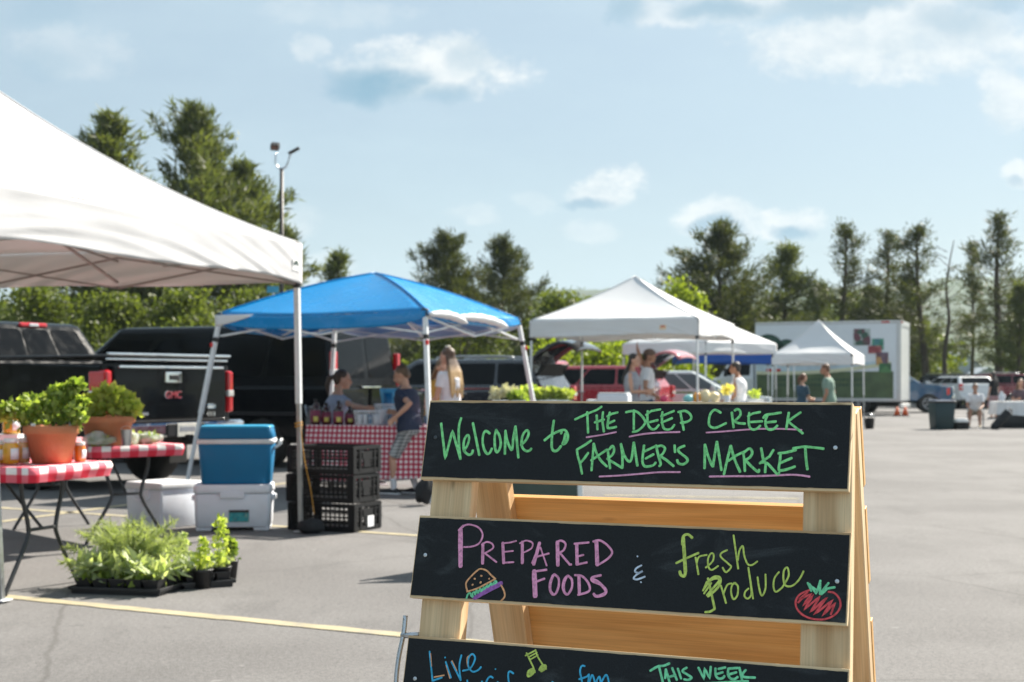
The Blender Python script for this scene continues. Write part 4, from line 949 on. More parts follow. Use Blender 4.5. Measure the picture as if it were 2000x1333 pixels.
# coolers and storage tote
M_cool_w = mat("white_cooler_plastic", (.74, .77, .83), .45, 0, .05, 5, .1, 60, dirt=(.45, .43, .40), dirt_amt=.2); M_cool_b = mat("blue_cooler_plastic", (.004, .145, .31), .5, 0, .06, 5, .15, 90, spec=.3); M_cool_l = mat("light_blue_lid_plastic", (.02, .30, .52), .38, 0, .06, 5); M_band = mat("cream_cooler_band", (.66, .67, .68), .5)
M_stick = mat("teal_sticker", (.02, .30, .33), .5, 0, .5, 40, dirt=(.5, .5, .3), dirt_amt=.8)
def rbox(mb, w, d, z0, z1, r=.04, t=1., n=5):
    """rounded-corner tub from z0 to z1, top scaled by t"""
    def ring(f, z):
        out = []
        for sx, sy, a0 in ((1, -1, -90), (1, 1, 0), (-1, 1, 90), (-1, -1, 180)):
            for k in range(n + 1): a = R(a0 + 90 * k / n); out.append((sx * (w / 2 * f - r) + r * math.cos(a), sy * (d / 2 * f - r) + r * math.sin(a), z))
        return out
    e = min(.012, (z1 - z0) / 4); mb.loft([ring(.97, z0), ring(1, z0 + e), ring(t, z1 - e), ring(t * .975, z1)]); return mb
wc = gnd(449, 1038) + V((0, .2, 0)); zr = .10
t = thing("cooler", "white cooler on the asphalt with the blue cooler on top", "cooler", wc, zr); mb = MB(); rbox(mb, .615, .40, .03, .31, .04, 1.03)
for sx in (-1, 1): mb.box((sx * .235, 0, .02), (.13, .38, .04), bev=.012)
mb.build("body", M_cool_w, t); mb = MB(); rbox(mb, .65, .43, .312, .385, .05, .985); lid = mb.build("lid", M_cool_w, t); mb = MB(); mb.box((0, -.2205, .30), (.2, .012, .05), bev=.005); mb.build("latch", M_cool_w, t)
for sx in (-1, 1): mb = MB(); mb.box((sx * .33, 0, .27), (.03, .2, .045), bev=.01); mb.build("handle", M_cool_w, t)
mb = MB(); mb.box((.055, -.209, .125), (.165, .004, .095)); st = mb.build("sticker", M_stick, t); mb = MB(); mb.box((.055, -.212, .165), (.165, .003, .022)); mb.build("sticker_stripe", M_black_plastic, st)
t = thing("cooler", "blue cooler with light blue lid, stacked on the white cooler", "cooler", (wc.x + .02, wc.y + .02, .386), zr); mb = MB(); rbox(mb, .57, .36, 0, .36, .05, 1.09); mb.build("body", M_cool_b, t)
mb = MB(); rbox(mb, .645, .41, .335, .375, .05, 1.0); mb.build("band", M_band, t); mb = MB(); rbox(mb, .625, .395, .376, .475, .05, .95); mb.build("lid", M_cool_b, t); mb = MB(); rbox(mb, .60, .375, .466, .487, .05, .97); mb.build("lid_top", M_cool_l, t)
mb = MB(); mb.tube(cr([(.315, -.1, .30), (.35, -.1, .32), (.365, -.1, .36), (.365, .1, .36), (.35, .1, .32), (.315, .1, .30)], 3), .012, 8); mb.build("handle", M_band, t)
tc = gnd(306, 1033) + V((0, .26, 0)); t = thing("storage_bin", "white lidded bin on the asphalt left of the coolers, under the rear table", "bin", tc, -.62); mb = MB(); rbox(mb, .43, .44, 0, .34, .022, 1.06); mb.build("body", M_cool_w, t)
mb = MB(); rbox(mb, .475, .49, .325, .385, .026, .97); mb.build("lid", M_band, t)
for s in (-1, 1): mb = MB(); mb.tube(cr([(.09, s * .245, .33), (.09, s * .262, .24), (-.09, s * .262, .24), (-.09, s * .245, .33)], 3), .008, 6); mb.build("handle", M_cool_w, t)

# black mesh crates
M_crate = mat("black_crate_plastic", (.007, .007, .008), .55, 0, .2, 10, .1, 60, spec=.3)
def crate(label, loc, rz, L=.64, W=.46, H=.235):
    t = thing("mesh_crate", label, "crate", loc, rz, "black mesh crates stacked by the canopy leg"); mb = MB(); mb.box((0, 0, .012), (L - .03, W - .03, .02)); mb.build("floor", M_crate, t)
    for ax, sg in ((0, -1), (0, 1), (1, -1), (1, 1)):
        mb = MB(); ln = (L if ax == 0 else W) - .02; off = sg * ((W if ax == 0 else L) / 2 - .008); Mx = Matrix.Identity(3) if ax == 0 else rot3('Z', math.pi / 2)
        def bx_(x, z, w, h, tk=.008): mb.box(Mx @ V((x, off if ax == 0 else -off, z)), (w, tk, h), Mx)
        bx_(0, .022, ln, .04, .014); bx_(0, H - .018, ln, .03, .018); bx_(0, H - .058, ln, .012, .012); bx_(0, H * .5, ln, .01, .01)
        n = int(ln / .042)
        for i in range(n + 1): bx_(-ln / 2 + ln * i / n, H / 2, .0085, H - .03)
        for k in range(1, 5): bx_(0, .04 + k * (H - .09) / 5, ln, .006, .006)
        for i in (-1, 1): bx_(i * (ln / 2 - .015), H / 2, .045, H - .02, .02); 
        if ax == 1: bx_(0, H - .085, .15, .05, .016); bx_(0, H * .42, .1, .09, .014); bx_(-.12, H * .5, .02, H - .04, .022); bx_(.12, H * .5, .02, H - .04, .022)
        mb.build("side_panel", M_crate, t)
    return t
ca, cb_ = V((-1.89, 11.9, 0)), V((-1.30, 11.64, 0)); ce = (cb_ - ca).normalized(); cn = V((-ce.y, ce.x, 0)); cc_ = (ca + cb_) / 2 + cn * .235; crz = math.atan2(ce.y, ce.x)
for k, lab in enumerate(("black mesh crate at the bottom of the stack, with a white label", "black mesh crate in the middle of the stack", "black mesh crate on top of the stack, open to the gingham behind")):
    t = crate(lab, (cc_.x + (.008, -.006, .004)[k], cc_.y, .001 + .238 * k), crz + (0, .015, -.01)[k])
    if k == 0: mb = MB(); mb.box((.322, .04, .075), (.006, .10, .09)); mb.build("label", M_label, t)

# weight bags on the near canopy legs
M_sandbag = mat("black_weight_fabric", (.014, .015, .018), .8, 0, .2, 20, .4, 60); M_bungee = mat("yellow_strap", (.50, .24, .025), .7, 0, .2, 60)
def lump(mb, c, rad, seed, amp=.18, M=None):
    b = MB(); b.ell((0, 0, 0), (1, 1, 1), n=20, m=12)
    for v in b.bm.verts: q = v.co.copy(); v.co = V(c) + (M or Matrix.Identity(3)) @ (V((q.x * rad[0], q.y * rad[1], q.z * rad[2])) * (1 + amp * noise.noise(q * 1.6 + V((seed, 0, 0)))))
    me = bpy.data.meshes.new('x'); b.bm.to_mesh(me); b.bm.free(); mb.bm.from_mesh(me); bpy.data.meshes.remove(me); return mb
mb = MB(); lump(mb, (0, 0, .06), (.12, .075, .062), 3); w = mb.build("weight_bag", M_sandbag); w.location = gnd(606, 1043) + V((0, .02, 0)); tag(w, "dark weight bag at the foot of the white canopy leg by the crates", "weight bag")
t = thing("weight_bag", "black saddle weight with red strap on the canopy leg at the left edge", "weight bag", (A.x - .06, A.y - .0, 0)); mb = MB(); lump(mb, (0, 0, .20), (.085, .09, .19), 7, .12); mb.build("bag", M_sandbag, t)
mb = MB(); mb.tube([(.105 * math.cos(a) + .03, .115 * math.sin(a), .12 + .01 * math.cos(a)) for a in np.linspace(0, 6.283, 20)], .006, 6, cap=False); mb.build("strap", M_red, t)
tp = V((B.x, B.y, 0)); t = thing("bungee_cord", "yellow strap tied round the white canopy leg and hanging to the crates", "strap", (tp.x, tp.y, 0)); mb = MB()
mb.tube([(.028 * math.cos(a), .028 * math.sin(a), .86 + .004 * a) for a in np.linspace(0, 12.5, 40)], .006, 6); mb.build("knot", M_bungee, t); mb = MB(); mb.tube(cr([(.022, -.02, .85), (.05, -.03, .62), (.10, -.01, .36), (.13, -.02, .16)], 6), .0042, 6); mb.build("cord", M_bungee, t)
mb = MB(); lump(mb, (0, 0, .15), (.085, .085, .155), 11, .45, rot3('Y', .3)); 
bp_ = gnd(829, 989); w = mb.build("weight_bag", M_sandbag); w.location = (bp_.x, bp_.y + .08, 0); tag(w, "crumpled black weight bag by the boy's heels", "weight bag")

# drinks table beneath the blue canopy
e3 = V((.965, -.26, 0)); c3_ = V((-1.30, 16.15, 0)); rz3 = math.atan2(e3.y, e3.x)
folding_table("folding table hidden by the draped gingham, under the blue canopy", c3_, rz3, 1.83, .76, .745)
mb = MB()
def dr3(s, acc): return .60 + .03 * math.sin(s * 2.2)
cloth_over(mb, 0, 0, .965, .40, .754, dr3, .035, -.05, .05, 3, 14); o = mb.build("tablecloth", M_ging); o.location = c3_; o.rotation_euler = (0, 0, rz3); tag(o, "long red gingham cloth draped nearly to the ground, under the drinks", "tablecloth")
M_cola = jar_mat("dark_maple_syrup", (.05, .014, .01)); M_maroon = mat("maroon_label", (.22, .035, .07), .5, 0, .2, 30); M_ylab = mat("yellow_label", (.62, .55, .12), .5, 0, .3, 60); M_cap = mat("black_cap", (.015, .012, .012), .4)
def bottle(label, px, Y, h=.285, r=.058):
    t = thing("jug", label, "bottle", (*at(px, 800, Y).xy, .756), 0, "dark jugs on the gingham table"); mb = MB(); mb.lathe([(r * .8, 0), (r, .01), (r, h * .58), (r * .7, h * .72), (r * .3, h * .82), (r * .27, h * .92)], n=20); mb.build("glass", M_cola, t)
    mb = MB(); mb.lathe([(r * .33, h * .9), (r * .34, h), (.002, h * 1.003)], n=16); mb.build("cap", M_cap, t); mb = MB(); mb.lathe([(r * 1.015, h * .1), (r * 1.02, h * .56)], n=24, cap=False); lb = mb.build("label", M_maroon, t, solid=.001)
    mb = MB(); mb.grid(lambda u, v: V(((r * 1.04) * math.cos(-1.35 + (u - .5) * .9), (r * 1.04) * math.sin(-1.35 + (u - .5) * .9), h * (.12 + .2 * v))), 6, 1); mb.build("emblem", M_ylab, lb, solid=.001)
    mb = MB(); mb.tube([(r * .3 + .025 * math.cos(a), 0, h * .76 + .028 * math.sin(a)) for a in np.linspace(-1.6, 2.2, 9)], .006, 6); mb.build("handle", M_cola, t)
for px, Y, h, lab in ((616, 16.05, .29, "largest dark jug, leftmost of the row on the gingham table"), (637, 16.12, .25, "dark jug second from the left on the gingham table"), (661, 16.0, .27, "dark jug third from the left on the gingham table"), (683, 16.1, .21, "smallest dark jug, at the right end of the row")): bottle(lab, px, Y, h)
M_wire = mat("white_wire", (.72, .74, .78), .35, .2)
def basket(label, px, Y, L, W, H, rz, fill=None):
    t = thing("wire_basket", label, "basket", (*at(px, 800, Y).xy, .757), rz, "white wire baskets on the gingham table"); mb = MB()
    for z, r in ((0, .0025), (H * .5, .002), (H, .004)):
        k = .9 + .1 * z / H; P = [(sx * L / 2 * k, sy * W / 2 * k, z + .004) for sx, sy in ((-1, -1), (1, -1), (1, 1), (-1, 1), (-1, -1))]; mb.tube(P, r * 1.6, 5)
    for i in range(15):
        u = -.5 + i / 14
        for s in (-1, 1): mb.tube([(u * L * .9, s * W / 2 * .9, .004), (u * L, s * W / 2, H)], .0028, 4)
        if i % 2 == 0:
            for s in (-1, 1): mb.tube([(s * L / 2 * .9, u * W * .9, .004), (s * L / 2, u * W, H)], .0028, 4)
    mb.build("wire_frame", M_wire, t)
    for k in range(5):
        mb = MB(); mb.box((-.1 + .05 * k, .01 * (k % 2), H * .42), (.035, W * .55, H * .7), rot3('Z', .2 * k), .006); mb.build("packet", (M_label, M_wire, M_cool_b)[k % 3], t)
basket("white wire basket in front, between the woman's hand and the boy", 722, 15.95, .30, .22, .15, -.2); basket("taller white wire basket behind, beside the hanging blue bag", 762, 16.25, .30, .22, .22, -.25)
# sheer blue folding chair back / bag hung behind the table
M_sheer = mat("sheer_blue_plastic", (.10, .42, .66), .2, 0, .3, 8, .3, 20, coat=.6)
t = thing("blue_tote", "sheer blue bag standing behind the wire baskets beside the boy's face", "bag", (*at(761, 800, 16.75).xy, .74), -.2); mb = MB()
mb.loft([[(a * w / 2 + .01 * math.sin(z * 30 + a * 3), b * .05 + .012 * math.sin(z * 21 + a), z) for a, b in ((-1, -1), (-.3, -1.2), (.3, -.9), (1, -1), (1, 1), (.2, 1.1), (-.4, .9), (-1, 1))] for w, z in ((.13, 0), (.15, .1), (.14, .22), (.20, .33), (.22, .42))]); mb.build("bag", M_sheer, t)
mb = MB(); mb.loft([[(a * .05, -.068 + b * .005, z) for a, b in ((-1, -1), (1, -1), (1, 1), (-1, 1))] for z in (.2, .25, .37)]); mb.build("pocket", mat("deep_blue_plastic", (.01, .16, .36), .3), t)

# second, small A-frame behind our sign
t = thing("small_sign", "small green chalkboard A-frame with white legs, seen through the gap below the top slat", "sign", (.13, 9.55, 0), .06); M_gboard = mat("green_chalkboard", (.055, .075, .062), .8, 0, .2, 8, .1, 60); M_wl = mat("white_painted_wood", (.72, .73, .72), .5)
for s in (-1, 1):
    tl = rot3('X', .24 * s); mb = MB(); mb.box(V((0, -.17 * s * -1, .52)), (.58, .018, .80), tl); b = mb.build("board", M_gboard, t)
    for x in (-.31, .31): mb = MB(); mb.box(V((x, .17 * s, .47)), (.035, .03, .98), tl, .003); mb.build("leg", M_wl, t)
    if s == -1:
        mb = MB(); rr = random.Random(5)
        for i in range(9): x = -.2 + i * .03; mb.box(V((x, -.272 + .0, .262)), (.014, .003, .006 + .014 * rr.random()), tl)
        mb.build("chalk_lettering", K['w'], b)
# produce table behind our sign
for lab, px, Y, rz in (("white topped produce table behind the sign, under the peaked white canopy", 1120, 24.0, -.35), ("white topped produce table further right, before the woman in navy and white", 1370, 25.6, -.2)):
    p = at(px, 800, Y); folding_table(lab, (p.x, p.y, 0), rz, 2.4, .76, .86)
def heap(label, px, py, Y, rx, h, m, seed, name="lettuce_heap", lf=.09, n=120, grp="heaps of produce on the white tables"):
    p = at(px, py, Y); t = thing(name, label, "produce", (p.x, p.y, .86), 0, grp); mb = MB(); mb.box((0, 0, .04), (rx * 2, .36, .08), bev=.015); mb.build("tray", M_lid, t)
    z = p.z - .86
    tris("foliage", leaves([((x * rx, 0, .08 + z * .45 * (1 - x * x * .5)), (rx * .42, .16, z * .42)) for x in (-.7, 0, .7)], n, lf, .9, seed, .5, .8), m, t)
M_cauli = leaf("cream_cauliflower_florets", (.56, .51, .38), (.74, .71, .58), None, .15)
heap("cream coloured heap of cauliflower at the sign's top edge, left of the slanted leg", 986, 757, 23.2, .21, .3, M_cauli, 1, "cauliflower_heap", .06, 170); heap("pale green lettuce heap right of the slanted canopy leg", 1035, 762, 23.4, .13, .3, M_celery, 2); heap("bright yellow green lettuce heap next to the maroon wagon", 1082, 763, 23.4, .25, .3, leaf("dull_lettuce_leaves", (.24, .30, .06), (.42, .46, .16), None, .35), 3); heap("small dark green bunch between the cauliflower and the lettuce", 1012, 775, 23.0, .12, .2, M_herb, 4)
p = at(1200, 770, 23.4); t = thing("produce_scale", "pale grey box shaped scale on the produce table, left of the woman in grey", "scale", (p.x, p.y, .86), -.3); mb = MB(); mb.box((0, 0, .10), (.52, .3, .16), bev=.03); mb.build("body", M_cool_w, t); mb = MB(); mb.box((0, 0, .19), (.48, .28, .02), bev=.008); mb.build("tray", M_pole, t); mb = MB(); mb.box((-.36, -.05, .05), (.18, .14, .08), bev=.03); mb.build("display", M_pole, t)
M_vo = mat("orange_pepper", (.85, .34, .02), .3); M_vt = mat("teal_box", (.25, .60, .62), .5); M_vc = mat("cream_squash", (.80, .68, .42), .45); M_vr = mat("pink_radish", (.75, .06, .16), .35)
for i, (px, py, r, m, nm, lab) in enumerate(((1345, 775, .085, M_vt, "melon", "pale teal melon at the left end of the colourful produce"), (1361, 771, .075, M_vo, "pepper", "orange pepper in the colourful produce"), (1377, 766, .10, M_vc, "squash", "cream squash beside the orange pepper"), (1395, 770, .095, M_vc, "squash", "cream squash nearest the woman in navy"), (1297, 776, .07, M_vr, "radish_bunch", "pink radish bunch below the raised red hatch"), (1383, 776, .07, M_lid, "onion", "white onion in front of the squashes"))):
    p = at(px, py, 25.3); t = thing(nm, lab, "produce", (p.x, p.y, .86), i); mb = MB(); z = max(.05, p.z - .86); lump(mb, (0, 0, z * .5 + .02), (r * 1.15, r, z * .62), i, .15); mb.build("fruit", m, t); mb = MB(); mb.tube([(0, 0, z + .02), (.01, 0, z + .06)], .008, 6); mb.build("stem", M_stem, t)
t = thing("flower_bunch", "bunch of yellow flowers before the woman in navy and white", "flowers", (*at(1420, 770, 25.2).xy, .86)); mb = MB(); mb.lathe([(.05, 0), (.07, .14), (.065, .14)], n=14); mb.build("vase", M_cool_w, t); tris("flowers", leaves([((0, 0, .24), (.13, .1, .10))], 160, .05, 1, 4, .4, .8), leaf("yellow_petals", (.72, .60, .16), (.8, .74, .35), None, .4), t)
t = thing("lettuce_heap", "small yellow green heap right of the woman in navy and white", "produce", (*at(1474, 775, 26).xy, .86)); mb = MB(); mb.box((0, 0, .03), (.3, .25, .06), bev=.01); mb.build("tray", M_lid, t); tris("foliage", leaves([((0, 0, .16), (.12, .1, .07))], 120, .06, 1, 9, .5, .8), M_celery, t)
# ---------------------------------------------------------------- vehicles
def paint(name, c, rough=.22, coat=1.): return mat(name, c, rough, 0, .05, 4, 0, 80, coat, .5 if coat > .5 else .16)
M_blk = paint("black_car_paint", (.005, .006, .0075), .18, .12); M_dk = paint("dark_grey_blue_car_paint", (.022, .024, .034)); M_redp = paint("red_car_paint", (.36, .02, .03), .25); M_mar = paint("maroon_car_paint", (.15, .012, .025), .25)
M_bluep = paint("deep_blue_car_paint", (.004, .055, .13), .2); M_whp = paint("white_car_paint", (.66, .68, .70), .3); M_silv = paint("silver_car_paint", (.52, .57, .58), .3)
M_gl = glass("tinted_glass"); M_gl2 = glass("clear_car_glass", (.10, .13, .14)); M_tyre = mat("tyre_rubber", (.018, .018, .018), .85, 0, .2, 20, .2, 60); M_rim = mat("alloy_rim", (.42, .43, .45), .35, .9, .1, 20); M_rimd = mat("dark_rim", (.10, .10, .11), .45, .8, .1, 20)
M_chrome = mat("chrome", (.78, .80, .82), .12, 1., .03, 10); M_tail = mat("tail_light_red", (.55, .008, .015), .12, 0, .1, 30, coat=1.); M_lens = mat("clear_lens", (.72, .70, .70), .15, .3, .1, 30, coat=1.); M_under = mat("underbody_black", (.012, .012, .012), .8); M_plate = mat("licence_plate", (.68, .66, .60), .5, 0, .1, 30)
def outline(pts, arches, zb, n=9):
    """side outline (x, z) running along the bottom from rear to front with wheel arches cut, then back over pts"""
    P = []
    for (cx, r) in sorted(arches):
        P += [(cx + r * math.cos(a), max(zb, .36 + r * math.sin(a)) if 0 < k < n else zb) for k, a in enumerate(np.linspace(math.pi, 0, n + 1))]
    return [pts[0]] + P + pts[1:]
def wheel(t, x, y, r, w=.24, rim=None):
    M = rot3('X', math.pi / 2 if y < 0 else -math.pi / 2); mb = MB(); c = (x, y, r)
    mb.lathe([(r * .62, -w * .5), (r * .92, -w * .5), (r, -w * .36), (r, w * .36), (r * .92, w * .5), (r * .64, w * .5), (r * .6, w * .3)], c, 28, M); o = mb.build("wheel", M_tyre, t)
    mb = MB(); mb.lathe([(r * .63, w * .2), (r * .63, w * .46), (r * .57, w * .48), (r * .52, w * .25), (.01, w * .22)], c, 24, M)
    for k in range(5):
        a = k * 2 * math.pi / 5; ax = M @ V((math.cos(a), math.sin(a), 0)); n_ = M @ V((0, 0, 1)); mb.bar(V(c) + n_ * w * .38, V(c) + n_ * w * .40 + ax * r * .58, r * .17, .04, .008)
    mb.lathe([(r * .16, w * .3), (r * .15, w * .47), (.01, w * .48)], c, 14, M); mb.build("rim", rim or M_rim, o)
def cabin(t, m, b, tp, panes, gl, name="cabin", bev=.05):
    """b = (x rear, x front, half width, z) at the belt, tp the same at the roof; panes = (face, u0, u1, v0, v1)"""
    c = {(i, j, k): V(((b if k == 0 else tp)[i], (1 if j else -1) * (b if k == 0 else tp)[2], (b if k == 0 else tp)[3])) for i in (0, 1) for j in (0, 1) for k in (0, 1)}
    mb = MB(); v = {k: mb.bm.verts.new(p) for k, p in c.items()}
    F = {'L': ((0, 1), (1, 1)), 'R': ((1, 0), (0, 0)), 'rear': ((0, 0), (0, 1)), 'front': ((1, 1), (1, 0))}
    fs = [mb.face([v[(*a, 0)], v[(*d, 0)], v[(*d, 1)], v[(*a, 1)]]) for a, d in F.values()] + [mb.face([v[0, 0, 1], v[0, 1, 1], v[1, 1, 1], v[1, 0, 1]]), mb.face([v[0, 0, 0], v[1, 0, 0], v[1, 1, 0], v[0, 1, 0]])]
    bmesh.ops.recalc_face_normals(mb.bm, faces=mb.bm.faces)
    bmesh.ops.bevel(mb.bm, geom=[e for e in mb.bm.edges if not all(abs(q.co.z - b[3]) < 1e-5 for q in e.verts)], offset=bev, segments=3, affect='EDGES', profile=.5)
    o = mb.build(name, m, t); out = []
    for f, u0, u1, v0, v1 in panes:
        a, d = F[f]; A0, D0, D1, A1 = c[(*a, 0)], c[(*d, 0)], c[(*d, 1)], c[(*a, 1)]; q = lambda u, w: (A0.lerp(D0, u)).lerp(A1.lerp(D1, u), w)
        nr = (D0 - A0).cross(A1 - A0).normalized(); ctr = (A0 + D1) / 2
        if nr.dot(ctr - V(((b[0] + b[1]) / 2, 0, ctr.z))) < 0: nr = -nr
        p = MB(); du, dv = (u1 - u0), (v1 - v0)
        cs = []
        for (cu, cv, a0) in ((u1, v0, -90), (u1, v1, 0), (u0, v1, 90), (u0, v0, 180)):
            for k in range(4):
                a_ = R(a0 + 30 * k); rx, ry = min(.06 / max(.3, (D0 - A0).length), du * .3), min(.06 / max(.2, (A1 - A0).length), dv * .3)
                cs.append((cu + (-rx if cu == u1 else rx) + rx * math.cos(a_), cv + (ry if cv == v0 else -ry) + ry * math.sin(a_)))
        p.loft([[q(u, w) + nr * h for u, w in cs] for h in (-.01, .006)], smooth=False); out.append(p.build("window", gl, o))
    return o
def put(t, rear, ang): t.location = (rear[0], rear[1], 0); t.rotation_euler = (0, 0, ang)
def flank(t, m, W, pts, arches, zb, bev=.05, name="body"):
    mb = MB(); mb.prism(outline(pts, arches, zb), -W / 2, W / 2, bev=bev); o = mb.build(name, m, t)
    mb = MB(); xs = [p[0] for p in pts]; mb.box(((min(xs) + max(xs)) / 2, 0, zb + .12), (max(xs) - min(xs) - .25, W - .34, .3)); mb.build("underbody", M_under, t); return o
def boxes(t, name, m, L):
    for c, s, *b in L: mb = MB(); mb.box(c, s, bev=b[0] if b else .012); mb.build(name, m, t)
PA = math.atan2(.39, -.92)
# black pickup
t = thing("pickup_truck", "black pickup at the left with its chrome edged tailgate towards us, behind the plant tables", "pickup truck")
put(t, (-3.93, 16.46), math.atan2(.525, -.851))
bd = flank(t, M_blk, 2.02, [(.10, .55), (5.95, .55), (5.98, .9), (5.9, 1.22), (4.35, 1.40), (2.1, 1.46), (.06, 1.44), (.04, .8)], [(1.25, .50), (4.9, .50)], .52, .045)
for x in (1.25, 4.9):
    for y in (-.89, .89): wheel(t, x, y, .40, .27)
cb = cabin(t, M_blk, (2.12, 4.75, .97, 1.44), (2.42, 3.75, .78, 1.98), [('rear', .10, .36, .10, .84), ('rear', .38, .62, .10, .84), ('rear', .64, .90, .10, .84), ('L', .08, .48, .12, .86), ('L', .52, .92, .12, .86), ('R', .08, .48, .12, .86), ('R', .52, .92, .12, .86), ('front', .06, .94, .1, .9)], M_gl, bev=.09)
mb = MB(); mb.box((2.40, 0, 1.945), (.05, .42, .06), bev=.02); bl_ = mb.build("brake_light", M_tail, cb); mb = MB(); mb.box((2.375, 0, 1.945), (.02, .14, .04), bev=.008); mb.build("lens", M_lens, bl_)
tg = MB(); tg.box((.03, 0, 1.11), (.07, 1.78, .62), bev=.025); tgo = tg.build("tailgate", M_blk, t)
boxes(t, "trim_strip", M_chrome, [((.02, 0, 1.405), (.09, 1.66, .035)), ((.05, 0, 1.49), (.05, 1.9, .03))])
mb = MB(); mb.box((1.05, 0, 1.525), (2.06, 1.92, .035), bev=.015); mb.build("bed_cover", M_black_plastic, t); mb = MB(); mb.box((.01, 0, 1.548), (.04, 1.94, .03), bev=.01); mb.build("cover_rail", M_chrome, t)
mb = MB(); mb.box((-.012, 0, 1.29), (.03, .26, .13), bev=.012); h = mb.build("handle", M_chrome, tgo); mb = MB(); mb.box((-.03, 0, 1.29), (.012, .15, .06), bev=.008); mb.build("handle_recess", M_black_plastic, h)
def rear_text(txt, size, y, z, x, m, parent, name, dep=.008):
    mb = MB(); mb.text(txt, size, Matrix.Translation((x, y, z)) @ Matrix(((0, 0, -1, 0), (-1, 0, 0, 0), (0, 1, 0, 0), (0, 0, 0, 1))), dep, 1.05); return mb.build(name, m, parent)
rear_text("GMC", .128, 0, 1.085, -.008, M_chrome, tgo, "emblem", .010); rear_text("GMC", .112, 0, 1.085, -.014, mat("emblem_red", (.50, .06, .08), .3), tgo, "emblem_face", .006)
mb = MB(); mb.box((-.008, .56, .875), (.012, .36, .035), bev=.006); mb.build("name_badge", M_chrome, tgo); mb = MB(); mb.box((-.008, -.62, .95), (.012, .15, .055), bev=.02); mb.build("side_badge", M_chrome, tgo); rear_text("4X4", .085, -.62, .855, -.006, M_chrome, tgo, "drive_badge")
for s in (-1, 1):
    mb = MB(); mb.box((.135, s * .965, 1.12), (.29, .10, .50), bev=.03); l = mb.build("tail_light", M_tail, t); mb = MB(); mb.box((.13, s * .967, 1.10), (.292, .104, .085), bev=.015); mb.build("lens", M_lens, l)
mb = MB(); mb.box((-.10, 0, .70), (.22, 2.0, .17), bev=.04); bp = mb.build("bumper", M_chrome, t); mb = MB(); mb.box((-.10, 0, .793), (.2, 1.5, .02)); mb.build("step_pad", M_black_plastic, bp); mb = MB(); mb.box((-.222, 0, .69), (.02, .60, .15), bev=.01); mb.build("plate_recess", M_black_plastic, bp)
mb = MB(); mb.box((-.236, 0, .69), (.008, .31, .155), bev=.004); pl = mb.build("licence_plate", M_plate, bp)
mb = MB(); rr = random.Random(2)
for i in range(6): mb.box((-.2415, .105 - .042 * i, .70), (.002, .022, .06 - .01 * (i % 2)))
mb.build("plate_marks", mat("plate_blue", (.2, .22, .3), .6), pl)
mb = MB(); mb.tube([(1.25, -.85, .40), (1.25, .85, .40)], .065, 10); mb.ell((1.25, 0, .40), (.16, .18, .15)); mb.build("rear_axle", M_under, t); mb = MB(); mb.lathe([(.2, .0), (.38, .02), (.40, .1), (.38, .2), (.2, .22)], (.55, 0, .40), 24); mb.build("spare_wheel", M_tyre, t)
for s in (-1, 1): mb = MB(); mb.box((.80, s * .89, .42), (.015, .30, .36)); mb.build("mud_flap", M_under, t)
mb = MB(); mb.box((-.24, -.0, .60), (.12, .08, .07), bev=.01); mb.build("hitch", M_under, t)
for s in (-1, 1): mb = MB(); mb.box((4.35, s * 1.12, 1.52), (.14, .22, .2), bev=.05); mb.build("side_mirror", M_blk, t); mb = MB(); mb.box((5.9, s * .75, 1.02), (.12, .42, .22), bev=.04); mb.build("headlight", M_lens, t)
mb = MB(); mb.box((5.97, 0, .95), (.05, 1.0, .36), bev=.03); mb.build("grille", M_chrome, t)
# black van
t = thing("van", "long black passenger van with dark windows behind the blue canopy's left legs", "van"); put(t, (-2.09, 20.92), PA)
flank(t, M_blk, 2.0, [(.10, .42), (5.6, .42), (5.66, .7), (5.6, .98), (4.6, 1.2), (.04, 1.2), (.03, .7)], [(1.22, .43), (4.75, .43)], .38, .07)
for x in (1.22, 4.75):
    for y in (-.88, .88): wheel(t, x, y, .36, .24, M_rimd)
cb = cabin(t, M_blk, (.03, 4.95, .985, 1.19), (.16, 3.85, .88, 2.06), [('rear', .07, .47, .12, .82), ('rear', .53, .93, .12, .82), ('L', .03, .24, .14, .80), ('L', .255, .49, .14, .80), ('L', .505, .73, .14, .80), ('L', .76, .95, .14, .78), ('R', .03, .49, .14, .80), ('R', .505, .95, .14, .78), ('front', .06, .94, .08, .92)], M_gl, bev=.10)
for y in (-.43, .43):
    d = MB(); d.box((.015, y, .83), (.04, .80, .66), bev=.03); dd = d.build("rear_door", M_blk, t); hh = MB(); hh.box((-.025, y * .25, 1.16), (.03, .34, .03), bev=.008); hh.build("door_rail", M_chrome, dd)
for s in (-1, 1):
    mb = MB(); mb.box((.06, s * .955, 1.42), (.09, .09, .50), bev=.02); l = mb.build("tail_light", M_tail, t); mb = MB(); mb.box((.05, s * .958, 1.38), (.095, .1, .08), bev=.012); mb.build("lens", M_lens, l)
    mb = MB(); mb.box((4.5, s * 1.12, 1.35), (.1, .2, .26), bev=.04); mb.build("side_mirror", M_black_plastic, t)
mb = MB(); mb.box((-.07, 0, .52), (.2, 1.9, .17), bev=.04); mb.build("bumper", M_under, t)
for i, x in enumerate((1.9, 3.5)): mb = MB(); mb.box((x, 1.003, 1.08), (.15, .02, .035), bev=.006); mb.build("door_handle", M_blk, t)
mb = MB(); mb.box((2.9, 1.001, .78), (4.6, .012, .05), bev=.004); mb.build("side_moulding", M_black_plastic, t)

